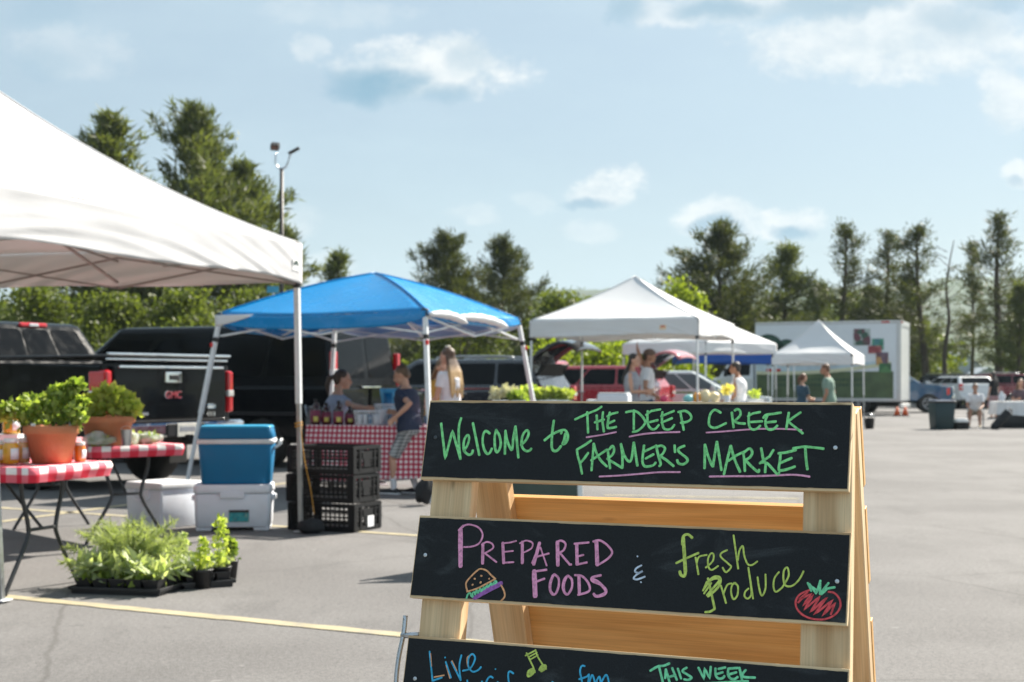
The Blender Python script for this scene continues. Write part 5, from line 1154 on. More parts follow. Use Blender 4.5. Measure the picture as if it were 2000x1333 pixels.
def wagon(label, rear, ang, m, roof=1.75, L=4.7, gl=None, hatch=None, rails=True, name="suv", cat="car", belt=1.12, W=1.86, lights=M_tail):
    """estate-shaped car: body, cabin with windows, four wheels, lights; hatch = raised tail door material"""
    t = thing(name, label, cat); put(t, rear, ang); gl = gl or M_gl
    flank(t, m, W, [(.08, .42), (L - .1, .42), (L, .6), (L - .05, .86), (L - .95, belt - .08), (.05, belt), (.02, .7)], [(.95, .40), (L - .9, .40)], .34, .06)
    for x in (.95, L - .9):
        for y in (-W / 2 + .12, W / 2 - .12): wheel(t, x, y, .35, .22)
    ps = [('L', .04, .25, .12, .84), ('L', .27, .58, .12, .84), ('L', .60, .92, .12, .84), ('R', .04, .25, .12, .84), ('R', .27, .58, .12, .84), ('R', .60, .92, .12, .84), ('front', .06, .94, .08, .92)]
    if hatch is None: ps.append(('rear', .08, .92, .14, .86))
    cabin(t, m, (.06, L - 1.05, W / 2 - .02, belt - .01), (.42, L - 2.0, W / 2 - .17, roof), ps, gl, bev=.08)
    if rails:
        for s in (-1, 1): mb = MB(); mb.tube(cr([(.75, s * (W / 2 - .25), roof - .02), (.9, s * (W / 2 - .25), roof + .05), (2.3, s * (W / 2 - .25), roof + .05), (2.45, s * (W / 2 - .25), roof - .02)], 3), .022, 8); mb.build("roof_rail", M_rim, t)
    for s in (-1, 1):
        mb = MB(); mb.box((.05, s * (W / 2 - .09), belt - .12), (.14, .17, .30), bev=.03); lo = mb.build("tail_light", lights, t); mb = MB(); mb.box((.02, s * (W / 2 - .09), belt - .14), (.1, .16, .07), bev=.015); mb.build("lens", M_lens, lo)
        mb = MB(); mb.box((L - .12, s * (W / 2 - .25), .78), (.2, .36, .16), bev=.04); mb.build("headlight", M_lens, t); mb = MB(); mb.box((L - 1.45, s * (W / 2 + .08), belt + .08), (.12, .18, .14), bev=.03); mb.build("side_mirror", m, t)
    mb = MB(); mb.box((-.02, 0, .55), (.16, W - .1, .2), bev=.05); mb.build("bumper", m, t)
    for x in (1.75, 2.75): mb = MB(); mb.box((x, W / 2 + .004, belt - .12), (.17, .02, .035), bev=.006); mb.build("door_handle", M_chrome, t)
    if hatch:
        mb = MB(); mb.box((.215, 0, (belt + roof) / 2), (.05, W - .5, roof - belt - .16), rot3('Y', -.5)); mb.build("cargo_opening", M_under, t)
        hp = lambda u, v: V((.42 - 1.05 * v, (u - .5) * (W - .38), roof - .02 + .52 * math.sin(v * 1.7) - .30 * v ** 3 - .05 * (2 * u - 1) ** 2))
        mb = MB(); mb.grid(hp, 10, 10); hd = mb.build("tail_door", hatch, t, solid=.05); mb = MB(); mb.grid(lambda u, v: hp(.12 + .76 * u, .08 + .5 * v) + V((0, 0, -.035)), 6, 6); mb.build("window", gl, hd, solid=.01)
        for s in (-1, 1): mb = MB(); mb.tube([(.28, s * (W / 2 - .3), roof - .4), (-.2, s * (W / 2 - .32), roof + .22)], .014, 6); mb.build("gas_strut", M_black_plastic, t)
    return t
wagon("dark estate with silver roof rails and raised tail door, right of the long haired woman", (.98, 28.87), PA, M_dk, 1.70, 4.9, hatch=M_dk)
wagon("maroon estate with bright roof rails behind the red pickup bed", (3.6, 39.86), PA, M_mar, 1.60, 4.6)
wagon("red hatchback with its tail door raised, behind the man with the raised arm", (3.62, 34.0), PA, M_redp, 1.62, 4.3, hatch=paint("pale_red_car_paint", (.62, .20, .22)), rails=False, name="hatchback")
wagon("pale silver car nose to the right, low under the royal blue canopy", (2.35, 37.2), math.atan2(-.2, .98), M_silv, 1.52, 4.4, M_gl2, rails=False, name="parked_car", belt=1.0)
wagon("dark car at the far right behind the seated person", (22.1, 70.0), R(98), M_dk, 1.62, 4.6, name="parked_car")
wagon("white car with red tail lights, rear towards us, behind the person in the folding chair", (21.0, 64.0), R(101), M_whp, 1.48, 4.3, rails=False, name="parked_car")
wagon("dark maroon car at the right edge behind the white table", (24.3, 66.0), PA, M_mar, 1.6, 4.6, name="parked_car")
def pickup(label, rear, ang, m, cab_x=1.6, L=5.4, zb=1.18, roof=1.77):
    t = thing("pickup_truck", label, "pickup truck"); put(t, rear, ang)
    flank(t, m, 1.9, [(.08, .5), (L - .08, .5), (L, .75), (L - .04, 1.02), (L - 1.3, zb - .02), (.04, zb), (.02, .8)], [(1.05, .45), (L - .95, .45)], .46, .05)
    for x in (1.05, L - .95):
        for y in (-.82, .82): wheel(t, x, y, .38, .25)
    cabin(t, m, (cab_x, L - 1.25, .92, zb - .01), (cab_x + .3, L - 2.2, .74, roof), [('rear', .08, .92, .14, .84), ('L', .06, .48, .12, .84), ('L', .52, .92, .12, .84), ('R', .06, .48, .12, .84), ('R', .52, .92, .12, .84), ('front', .06, .94, .08, .92)], M_gl2, bev=.08)
    mb = MB(); mb.box((cab_x / 2, 0, zb + .012), (cab_x - .1, 1.5, .02)); mb.build("bed_cover", M_black_plastic, t)
    for s in (-1, 1):
        mb = MB(); mb.box((cab_x / 2, s * .90, zb + .02), (cab_x - .02, .09, .03), bev=.01); mb.build("bed_rail", M_rim if m is M_redp else m, t)
        mb = MB(); mb.box((.05, s * .86, .95), (.12, .16, .36), bev=.03); mb.build("tail_light", M_tail, t); mb = MB(); mb.box((L - .08, s * .72, .93), (.22, .36, .2), bev=.04); hl = mb.build("headlight", M_lens, t)
        mb = MB(); mb.box((L - .2, s * .90, .86), (.16, .11, .30), bev=.03); mb.build("marker_light", M_tail, hl); mb = MB(); mb.box((L - 1.75, s * 1.06, zb + .12), (.14, .2, .2), bev=.05); mb.build("side_mirror", M_chrome, t)
    mb = MB(); mb.box((L - .02, 0, .66), (.16, 1.84, .2), bev=.05); mb.build("bumper", M_chrome, t); mb = MB(); mb.box((-.06, 0, .62), (.16, 1.84, .18), bev=.04); mb.build("rear_bumper", M_chrome, t); mb = MB(); mb.box((L, 0, .92), (.05, 1.0, .26), bev=.03); mb.build("grille", M_chrome, t)
    return t
pickup("faded red pickup right of the dark estate's raised tail door", (2.87, 34.4), PA, M_redp)
fd = V((.98, -.2, 0)); fr = at(1858, 790, 57.5); pickup("deep blue pickup nosing out behind the white truck", fr - fd * 5.4, math.atan2(fd.y, fd.x), M_bluep, 1.7, 5.4, 1.20, 1.80)

# box truck
M_box = mat("white_truck_side", (.70, .74, .78), .4, 0, .04, 1.5, .1, 3, dirt=(.45, .46, .46), dirt_amt=.2); M_alu = mat("aluminium_trim", (.55, .56, .56), .4, .5, .1, 8)
M_field = mat("green_field_print", (.075, .115, .05), .5, 0, .35, 2.5, dirt=(.12, .17, .06), dirt_amt=.7); M_dgr = mat("dark_green_print", (.02, .06, .035), .5); M_cream = mat("cream_print", (.62, .62, .42), .5); M_palebl = mat("pale_blue_print", (.50, .62, .68), .5)
t = thing("box_truck", "white box truck with green and produce pictures on its side, behind the low white canopy", "truck"); rc = V((14.17, 52, 0)) + V((.39, .92, 0)) * 1.2; put(t, rc, PA)
BLn, W2, z0, z1 = 5.35, 1.2, .52, 3.48
mb = MB(); mb.box((BLn / 2, 0, (z0 + z1) / 2), (BLn, 2.4, z1 - z0), bev=.03); bx = mb.build("cargo_box", M_box, t)
def side(name, m, x0, x1, za, zb_, lift=.006, parent=None, fn=None):
    mb = MB(); mb.grid(lambda u, v: V((x0 + (x1 - x0) * u, W2 + lift, za + (zb_ - za) * v)) if fn is None else V((*fn(u, v)[:1], W2 + lift, fn(u, v)[1])), 16, 4, smooth=False); return mb.build(name, m, parent or bx, solid=.004)
X = lambda px: (lambda q: ((14.17 - q * 52) / (.92 + .39 * q)))((px - 1000) / FPX)       # along the side from the rear
def Zs(px, py): s = X(px); return CH - (py - HZ) * (52 + .39 * s) / FPX
side("field_print", M_field, X(1745), X(1478), .62, 1.62, .006); side("curved_band", M_cream, 0, 0, 0, 0, .014, None, lambda u, v: (X(1740) + (X(1478) - X(1740)) * u, 1.52 + .34 * (1 - u) ** 2 + .12 * v - .05 * math.sin(u * 3.14)))
side("sky_print", M_palebl, 0, 0, 0, 0, .010, None, lambda u, v: (X(1715) + (X(1478) - X(1715)) * u, 1.6 + .30 * (1 - u) ** 2 + .32 * v * (1 - .7 * (1 - u))))
for cx, r in ((1500, .62), (1536, .42)):
    mb = MB(); c = V((X(cx), W2 + .012, 2.42)); n = 20; mb.loft([[c + V((r * k * math.cos(a), 0, r * k * math.sin(a))) for a in np.linspace(0, math.pi, n)] for k in (.02, 1.)], closed=False, cap=False); mb.build("arch_print", M_dgr, bx, solid=.004)
def photo(name, cols, px0, py0, px1, py1, seed, lift):
    m = bpy.data.materials.new(name); m.use_nodes = True; g = NG(m.node_tree); vo = g.new('ShaderNodeTexVoronoi'); vo.inputs['Scale'].default_value = 5.; g.put(vo.inputs['Vector'], g.mapping(g.co(), (1, 1, 1), (seed, 0, seed)))
    x = g.xyz(vo.outputs['Color']); c = g.mix(g.ramp(x[0], .3, .6), cols[0], cols[1]); c = g.mix(g.ramp(x[1], .6, .65), c, cols[2]); g.put(g.n['Principled BSDF'].inputs['Base Color'], c); g.n['Principled BSDF'].inputs['Roughness'].default_value = .4
    side("produce_print", m, X(px1), X(px0), Zs(px0, py1), Zs(px0, py0), lift)
photo("vegetable_photo", ((.04, .10, .07), (.38, .44, .42), (.14, .05, .07)), 1667, 643, 1700, 675, 1, .012); photo("broccoli_photo", ((.03, .19, .13), (.08, .30, .20), (.05, .2, .22)), 1703, 662, 1726, 684, 2, .015); photo("radish_photo", ((.30, .06, .07), (.42, .14, .14), (.25, .04, .05)), 1696, 676, 1722, 691, 3, .018); photo("bread_photo", ((.12, .06, .08), (.50, .28, .10), (.14, .09, .14)), 1711, 689, 1735, 713, 4, .021); photo("leafy_photo", ((.03, .14, .05), (.08, .22, .08), (.04, .12, .05)), 1717, 710, 1741, 728, 5, .024)
for px in (1497, 1514): side("red_print", M_tail, X(px + 11), X(px), Zs(px, 726), Zs(px, 721), .03)
mb = MB(); rr = random.Random(8); c0 = X(1545)
for i in range(5): x = c0 - .34 * i; mb.tube(cr([(x, W2 + .035, 1.84), (x - .06, W2 + .035, 2.0), (x - .16, W2 + .035, 1.86), (x - .22, W2 + .035, 1.98), (x - .30, W2 + .035, 1.84)], 4), .022, 5)
mb.build("script_lettering", M_dgr, bx)
for k, zz in enumerate((1.32, 1.12)):
    mb = MB()
    for i in range(26): mb.box((X(1690) + .13 * i, W2 + .012, zz), (.055 + .04 * rr.random(), .01, .08))
    mb.build("small_lettering", M_dgr, bx)
boxes(t, "trim_rail", M_alu, [((BLn / 2, W2 + .01, z1 - .04), (BLn, .03, .1)), ((BLn / 2, W2 + .012, z0 + .05), (BLn, .03, .12)), ((.05, W2 + .012, (z0 + z1) / 2), (.11, .035, z1 - z0 - .2)), ((-.02, W2 - .06, (z0 + z1) / 2), (.06, .13, z1 - z0)), ((-.02, -W2 + .06, (z0 + z1) / 2), (.06, .13, z1 - z0)), ((-.02, 0, z1 - .1), (.06, 2.3, .2))])
mb = MB(); mb.box((-.015, 0, (z0 + z1) / 2 - .1), (.03, 2.1, z1 - z0 - .3)); mb.build("roller_door", M_alu, t)
boxes(t, "marker_light", M_tail, [((-.06, W2 - .2, z1 - .06), (.03, .35, .07)), ((.5, W2 + .02, z1 - .05), (.3, .03, .06))])
mb = MB(); mb.box((BLn / 2, 0, .42), (BLn, 1.7, .2)); mb.build("chassis", M_under, t); mb = MB(); mb.box((-.02, 0, .36), (.12, 2.2, .14), bev=.02); mb.build("bumper", M_alu, t); mb = MB(); mb.box((BLn / 2 + .6, .9, .30), (2.2, .06, .38)); mb.build("side_skirt", M_under, t)
for x in (1.5, 6.5):
    for y in (-1.0, 1.0): wheel(t, x, y, .40, .3)
mb = MB(); mb.prism([(5.45, .5), (7.6, .5), (7.68, .8), (7.6, 1.25), (6.75, 1.42), (5.45, 1.42)], -1.0, 1.0, bev=.06); mb.build("cab", M_whp, t); cabin(t, M_whp, (5.45, 6.85, .98, 1.40), (5.5, 6.35, .84, 2.15), [('L', .12, .9, .1, .86), ('R', .12, .9, .1, .86), ('front', .06, .94, .08, .92)], M_gl, "cab_top", .08)
for s in (-1, 1): mb = MB(); mb.box((6.5, s * 1.2, 1.6), (.1, .22, .34), bev=.04); mb.build("side_mirror", M_black_plastic, t); mb = MB(); mb.box((7.6, s * .75, .95), (.14, .36, .22), bev=.04); mb.build("headlight", M_lens, t)
mb = MB(); mb.box((7.66, 0, .55), (.14, 2.0, .2), bev=.05); mb.build("front_bumper", M_chrome, t)
# orange cones / pallets by the truck
M_cone = mat("orange_cone", (.70, .12, .03), .5); M_palb = mat("yellow_bin", (.55, .55, .10), .5)
for k, (px, lab) in enumerate(((1752, "orange traffic cone below the truck's rear corner"), (1768, "orange traffic cone between the truck and the blue pickup"))):
    p = at(px, 800, 51.2); t = thing("traffic_cone", lab, "cone", (p.x, p.y, 0), 0, "orange cones"); mb = MB(); mb.box((0, 0, .015), (.28, .28, .03), bev=.006); mb.build("base", M_black_plastic, t); mb = MB(); mb.lathe([(.11, .03), (.03, .34), (.01, .34)], n=18); mb.build("cone", M_cone, t)

# ---------------------------------------------------------------- lamp pole, sign plate, bins, right-hand corner
M_dkpole = mat("dark_bronze_pole", (.03, .026, .024), .5, .3, .1, 10); pl = at(550, 700, 46); t = thing("light_pole", "tall dark light pole with two lamps on curved arms, rising behind the white canopy corner", "light pole", (pl.x, pl.y, 0)); zt = at(550, 330, 46).z
mb = MB(); mb.tube([(0, 0, 0), (0, 0, zt)], [.085, .06], 12); mb.tube([(0, 0, 0), (0, 0, .5)], .2, 14); mb.build("pole", M_dkpole, t)
for s, hx_, hz in ((-1, -.19, .72), (1, .42, .60)):
    mb = MB(); mb.tube(cr([(0, 0, zt), (s * .12, 0, zt + .05), (s * .20, 0, zt + .2), (hx_ if s < 0 else .25, 0, zt + .38), (hx_ if s < 0 else .30, 0, zt + .5)], 5), .03, 8); a = mb.build("arm", M_steel, t)
    mb = MB(); q = rot3('Y', -.5 if s > 0 else .1) @ rot3('X', .5 if s < 0 else 0)
    mb.box((hx_ - .02, 0, zt + hz - (.0 if s < 0 else .02)), (.27 if s < 0 else .40, .28, .20 if s < 0 else .06), q, .02); mb.build("lamp_head", M_dkpole, a)
    if s < 0: mb = MB(); mb.box(V((hx_ - .02, 0, zt + hz)) + q @ V((0, -.15, -.0)), (.2, .01, .14), q); mb.build("lamp_glass", mat("lamp_glass", (.16, .08, .06), .3), a)
p = at(533, 566, 44); t = thing("parking_sign", "small blue parking sign peeping over the left slope of the blue canopy", "sign", (p.x, p.y, 0)); mb = MB(); mb.tube([(0, 0.03, 0), (0, .03, p.z + .1)], .03, 8); mb.build("post", M_pole_grey, t); mb = MB(); mb.box((0, -.02, p.z), (.36, .02, .2), bev=.004); mb.build("plate", mat("blue_sign_plate", (.04, .28, .45), .4), t)
M_bin = mat("dark_green_bin_plastic", (.012, .035, .04), .5, 0, .1, 5); bb = gnd(1839, 839); t = thing("trash_can", "square dark green trash can standing alone on the asphalt below the blue pickup", "trash can", bb, .1)
mb = MB(); rbox(mb, .48, .46, 0, .70, .05, 1.16); mb.build("body", M_bin, t); mb = MB(); rbox(mb, .60, .57, .69, .745, .05, 1.0); mb.build("rim", M_black_plastic, t); mb = MB(); mb.box((0, 0, .755), (.52, .5, .015)); mb.build("liner", M_silver_cloth, t)
bb = gnd(1698, 838); t = thing("weight_bucket", "black bucket weighing down the canopy leg at the sign's right", "bucket", bb); mb = MB(); mb.lathe([(.02, 0), (.11, 0), (.135, .27), (.145, .27), (.145, .29), (.12, .29), (.115, .2)], n=22, cap=False); mb.build("body", M_black_plastic, t); mb = MB(); mb.tube([(.14 * math.cos(a), 0, .28 + .13 * math.sin(a)) for a in np.linspace(0, math.pi, 10)], .006, 5); mb.build("handle", M_zinc, t)
bb = gnd(1687, 838) + V((-.05, .3, 0)); t = thing("weight_bucket", "white weight jug beside the black bucket at the canopy leg", "bucket", bb); mb = MB(); mb.lathe([(.07, 0), (.08, .02), (.08, .2), (.03, .3), (.03, .34), (.002, .345)], n=18); mb.build("body", M_cool_w, t); mb = MB(); mb.lathe([(.036, .33), (.036, .37), (.002, .372)], n=12); mb.build("cap", M_red, t)
# white table, things around it
wt = at(2010, 800, 38.4); folding_table("folding table under the white cloth at the right edge", (wt.x, wt.y, 0), -.1, 1.83, .76, .70); mb = MB(); cloth_over(mb, 0, 0, .95, .42, .712, lambda s, a: .40 + .06 * math.sin(s * 1.4), .05, -.05, .05, 9, 10); o = mb.build("tablecloth", M_white_cloth2); o.location = (wt.x, wt.y, 0); o.rotation_euler = (0, 0, -.1); tag(o, "white cloth hanging half way down a table at the right edge", "tablecloth")
for k, (px, w) in enumerate(((1972, .5), (2003, .55))): p = at(px, 830, 38.3); t = thing("storage_crate", "black tub under the white cloth, " + ("left one" if k == 0 else "right one"), "crate", (p.x, p.y, 0), 0, "black tubs under the white table"); mb = MB(); rbox(mb, w, .5, 0, .36, .04, 1.1); mb.build("tub", M_black_plastic, t); mb = MB(); rbox(mb, w * 1.14, .57, .35, .40, .04, .97); mb.build("lid", M_under, t)
p = at(1956, 785, 38.0); t = thing("water_jug", "clear white jug standing on the left end of the white table", "jug", (p.x, p.y, .72)); mb = MB(); mb.lathe([(.07, 0), (.075, .02), (.075, .16), (.03, .23), (.03, .26), (.002, .262)], n=18); mb.build("body", M_cool_w, t); mb = MB(); mb.tube([(.07 + .04 * math.sin(a), 0, .12 + .06 * math.cos(a)) for a in np.linspace(0, math.pi, 8)], .01, 6); mb.build("handle", M_cool_w, t)
p = gnd(1876, 839); t = thing("cooler", "small white topped cooler on the asphalt beside the folding chair", "cooler", p, .2); mb = MB(); rbox(mb, .36, .26, 0, .20, .04, 1.06); mb.build("body", M_under, t); mb = MB(); rbox(mb, .40, .30, .19, .28, .06, .8); mb.build("lid", M_lid, t)
p = gnd(1938, 839); t = thing("carry_bag", "black tube shaped bag leaning against the white table", "bag", p); mb = MB(); q = rot3('Y', .75); mb.tube([q @ V((0, 0, .10)), q @ V((0, 0, .62))], .11, 16, round_=True); mb.build("bag", M_sandbag, t); mb = MB(); mb.lathe([(.112, 0), (.114, .03), (.01, .035)], q @ V((0, 0, .62)), 18, q); mb.build("end_cap", M_lens, t)
# far buildings
M_barn = mat("grey_siding", (.34, .36, .38), .8, 0, .06, 1); M_broof = mat("grey_roof", (.26, .30, .34), .6, 0, .08, 1)
def barn(label, px, Y, w, h, rh, d=8, door=True):
    p = at(px, 700, Y); t = thing("barn", label, "building", (p.x, p.y, 0), .1); mb = MB(); mb.prism([(-w / 2, 0), (w / 2, 0), (w / 2, h), (0, h + rh), (-w / 2, h)], 0, d); mb.build("wall", M_barn, t)
    for s in (-1, 1): mb = MB(); a, b = V((s * (w / 2 + .35), 0, h - .2)), V((0, 0, h + rh + .12)); mb.loft([[V((q.x, y, q.z + k)) for q, k in ((a, 0), (b, 0), (b, .12), (a, .12))] for y in (-.4, d + .4)], smooth=False); mb.build("roof", M_broof, t)
    mb = MB(); mb.box((0, -.03, h * .42), (w * .22, .06, h * .8)); mb.build("door", mat("dark_door", (.08, .08, .09), .7), t)
barn("grey gabled barn far away between the bare pine trunks", 1880, 230, 6.4, 3.4, 2.6); barn("low pale shed far right of the gabled barn", 1930, 225, 3.6, 2.6, .7)
# ---------------------------------------------------------------- people
def skin_mat(name, c):
    m = mat(name, c, .5, 0, .06, 9); b = m.node_tree.nodes['Principled BSDF']; b.inputs['Subsurface Weight'].default_value = .15; b.inputs['Subsurface Radius'].default_value = (.02, .007, .004); b.inputs['Subsurface Scale'].default_value = .5
    return m
M_skin = skin_mat("light_skin", (.52, .29, .20)); M_skin_t = skin_mat("tanned_skin", (.40, .20, .125)); M_lip = mat("lips", (.36, .11, .10), .5); M_eye = mat("eye_dark", (.05, .04, .035), .2)
def fuse(mb, name, m, parent, vox=.009, it=3):
    """closed overlapping shapes become one continuous surface"""
    bmesh.ops.recalc_face_normals(mb.bm, faces=mb.bm.faces)
    me = bpy.data.meshes.new(name); mb.bm.to_mesh(me); mb.bm.free(); o = bpy.data.objects.new(name, me); S.collection.objects.link(o)
    r = o.modifiers.new('r', 'REMESH'); r.mode = 'VOXEL'; r.voxel_size = vox; r.use_smooth_shade = True
    s = o.modifiers.new('s', 'SMOOTH'); s.factor = .5; s.iterations = it
    me2 = bpy.data.meshes.new_from_object(o.evaluated_get(bpy.context.evaluated_depsgraph_get())); bpy.data.objects.remove(o)
    me2.materials.clear(); me2.materials.append(m); o = bpy.data.objects.new(name, me2); me2.name = name; S.collection.objects.link(o); o.parent = parent
    me2.polygons.foreach_set('use_smooth', [True] * len(me2.polygons)); return o
def ik(a, t, l1, l2, hint):
    d = t - a; L = min(d.length, (l1 + l2) * .995); d.normalize(); x = (l1 * l1 - l2 * l2 + L * L) / (2 * L); h = math.sqrt(max(0, l1 * l1 - x * x)); n = (hint - d * hint.dot(d)).normalized()
    return a + d * x + n * h, a + d * L
def person(label, loc, rz, H=1.7, fem=False, bulk=1., hsc=1., *A, **K):
    return person_(label, loc, rz, H, fem, *A, bulk=bulk, hsc=hsc, **K)
def person_(label, loc, rz, H=1.7, fem=False, lean=0., seat=None, hands=None, feet=None, yaw=0., pitch=0., skin=None, top=None, sleeve=.5, bottom=None, bleg=1., shoe=None, hair=None, style='short', skirt=None, socks=None, group=None, world_hands=(None, None), vox=.009, twist=0., bulk=1., hsc=1.):
    t = thing("person", label, "person", loc, rz, group); t_m = Matrix.Translation(loc) @ Matrix.Rotation(rz, 4, 'Z'); inv = t_m.inverted(); skin = skin or M_skin; f = .9 if fem else 1.
    pel = V((0, 0, (.515 * H if seat is None else seat + .06))); d = V((0, math.sin(lean), math.cos(lean))); fw = V((0, math.cos(lean), -math.sin(lean))); rx = V((1, 0, 0))
    tw = lambda s: rot3('Z', twist * max(0, min(1, s / .28)))
    prof = [(-.055, .075, .058), (-.02, .094, .066), (.03, .096 / f ** .3, .066), (.08, .086 * f, .058), (.13, .080 * f, .054), (.19, .092 * f, .064 / f), (.25, .098 * f, .062 / f), (.29, .085 * f, .048), (.315, .05 * f, .038), (.335, .034, .034)]
    def torso(k, add, s0=-9, s1=9, n=18):
        return [[pel + d * s * H + tw(s) @ (rx * ((w * k * bulk + add) * H * math.cos(a)) + fw * ((dp * k * bulk + add) * H * math.sin(a))) for a in np.linspace(0, 2 * math.pi, n, endpoint=False)] for s, w, dp in prof if s0 <= s <= s1]
    mb = MB(); mb.loft(torso(1, 0)); nb = pel + d * .325 * H; hd = (d + V((0, .15, 0))).normalized()
    hc = nb + (hd * .105 + V((0, .012, 0))) * H; RH = Matrix.Rotation(yaw + twist, 3, 'Z') @ Matrix.Rotation(-pitch, 3, 'X'); hp = lambda x, y, z: hc + RH @ (V((x, y, z)) * H * hsc)
    mb.tube([nb - d * .02 * H, nb + d * .03 * H, hp(0, -.012, -.02)], [.036 * H * f, .031 * H * f, .031 * H * f], 12, round_=True)
    mb.ell(hp(0, -.004, .012), (.043 * H, .054 * H, .056 * H), RH, 20, 14); mb.ell(hp(0, .018, -.026), (.032 * H, .034 * H, .036 * H), RH, 16, 10); mb.ell(hp(0, .036, -.046), (.015 * H, .014 * H, .013 * H), RH)
    mb.tube([hp(0, .047, .006), hp(0, .058, -.014), hp(0, .055, -.019)], [.006 * H, .0095 * H, .007 * H], 8, round_=True); mb.ell(hp(0, .048, -.031), (.013 * H, .008 * H, .006 * H), RH)
    for s in (-1, 1): mb.ell(hp(s * .044, -.006, -.004), (.006 * H, .014 * H, .02 * H), RH); mb.ell(hp(s * .02, .043, .012), (.014 * H, .008 * H, .006 * H), RH)
    hipw, l1, l2 = .052 * H, .245 * H, .235 * H; legs = []
    feet = feet or [(-.07 * H, .0), (.07 * H, .02 * H)]
    for i, s in enumerate((-1, 1)):
        a = pel + V((s * hipw, 0, -.02 * H)); ft = V((feet[i][0], feet[i][1], .045 * H)); k, an = ik(a, ft, l1, l2, V((s * .08, 1, .25 if seat is None else .7))); legs.append((a, k, an)); c = k.lerp(an, .3) + V((0, -.008 * H, 0))
        mb.tube([a, a.lerp(k, .5), k, c, k.lerp(an, .7), an], [.055 * H, .044 * H, .032 * H, .034 * H * (f ** .5), .024 * H, .021 * H], 14, round_=True)
        mb.tube([an + V((0, -.02 * H, -.018 * H)), an + V((0, .045 * H, -.025 * H)), an + V((s * .004 * H, .095 * H, -.032 * H))], [.021 * H, .021 * H, .013 * H], 10, round_=True)
    arms = []; hands = list(hands or [(-.14 * H, .05 * H, .44 * H), (.14 * H, .05 * H, .44 * H)])
    for i, s in enumerate((-1, 1)):
        if world_hands[i] is not None: hands[i] = inv @ V(world_hands[i])
        a = pel + d * .283 * H + tw(.28) @ (rx * (s * .102 * H * (.9 if fem else 1))); tg = V(hands[i]); k, w = ik(a, tg, .175 * H, .152 * H, V((s * .45, -.5, -.75))); arms.append((a, k, w))
        mb.tube([a + V((-s * .02 * H, 0, 0)), a.lerp(k, .45), k, k.lerp(w, .3), w], [.031 * H * f, .026 * H * f, .022 * H * f, .022 * H * f, .0155 * H], 12, round_=True)
        fd_ = (w - k).normalized(); pn = fd_.cross(V((s * .3, 0, 1)) if abs(fd_.z) < .8 else V((s, .2, 0))).normalized(); sd_ = fd_.cross(pn); sc = H / 1.72
        mb.ell(w + fd_ * .046 * sc, (.040 * sc, .0155 * sc, .050 * sc), Matrix((sd_ if abs(sd_.z) < 2 else sd_, pn, fd_)).transposed(), 12, 8)
        for j, ln in enumerate((.066, .076, .071, .056)):
            b0 = w + (fd_ * .082 + sd_ * (.0285 - .019 * j)) * sc; cu = pn * -1; e1 = b0 + (fd_ * .92 + cu * .25 + sd_ * (.12 - .08 * j)).normalized() * ln * .5 * sc; e2 = e1 + (fd_ * .75 + cu * .6).normalized() * ln * .5 * sc
            mb.tube([b0 - fd_ * .02 * sc, b0, e1, e2], [.0095 * sc, .0092 * sc, .0085 * sc, .0068 * sc], 7, round_=True)
        b0 = w + (fd_ * .028 + sd_ * .03) * sc; mb.tube([b0, b0 + (fd_ * .6 + sd_ * .75 - pn * .3).normalized() * .034 * sc, b0 + (fd_ * .9 + sd_ * .7 - pn * .5).normalized() * .062 * sc], [.0125 * sc, .0105 * sc, .0078 * sc], 7, round_=True)
    fuse(mb, "body", skin, t, vox * .75, 2)
    for s in (-1, 1): mb = MB(); mb.ell(hp(s * .0185, .0462, .0035), (.0075 * H, .004 * H, .0038 * H), RH, 10, 6); mb.build("eye", M_eye, t)
    mb = MB(); mb.ell(hp(0, .0535, -.031), (.0125 * H, .004 * H, .0038 * H), RH, 10, 6); mb.build("mouth", M_lip, t)
    if bottom:
        mb = MB(); mb.loft(torso(1.02, .006, -.06, .075))
        for a, k, an in legs:
            e = bleg * 2; pts = [a, a.lerp(k, .5)] + ([k] if e > 1 else []) ; q = a.lerp(k, e) if e <= 1 else k.lerp(an, min(1, e - 1)); r_ = [.062 * H, .054 * H] + ([.042 * H] if e > 1 else []); mb.tube(pts + [q], r_ + [.050 * H if e <= 1.15 else .033 * H], 16)
        fuse(mb, "trousers" if bleg > .8 else "shorts", bottom, t, vox)
    if skirt:
        m, ln, fl = skirt; mb = MB(); rings = torso(1.03, .008, .0, .09)[::-1]; n = 18
        for k in range(1, 7): q = k / 6; rings.append([pel + V((((.098 + fl * q) * H + .01 * math.sin(a * 6) * q) * math.cos(a), ((.070 + fl * q) * H + .01 * math.sin(a * 6 + 1) * q) * math.sin(a), -ln * H * q)) for a in np.linspace(0, 2 * math.pi, n, endpoint=False)])
        mb.loft(rings); mb.build("skirt", m, t)
    if top:
        mb = MB(); mb.loft(torso(1.03, .009, -.03 if not skirt else .03, .318))
        for a, k, w in arms:
            if sleeve > 0: e = a.lerp(k, min(1, sleeve)) if sleeve <= 1 else k.lerp(w, sleeve - 1); mb.tube([a + V((0, 0, .006 * H)), a.lerp(e, .5), e], [.038 * H * f, .036 * H * f, .036 * H * f], 14, round_=False); mb.ell(a, (.037 * H * f,) * 3)
            else: mb.ell(a + (pel + d * .28 * H - a) * .35, (.028 * H, .04 * H, .035 * H))
        fuse(mb, "top", top, t, vox)
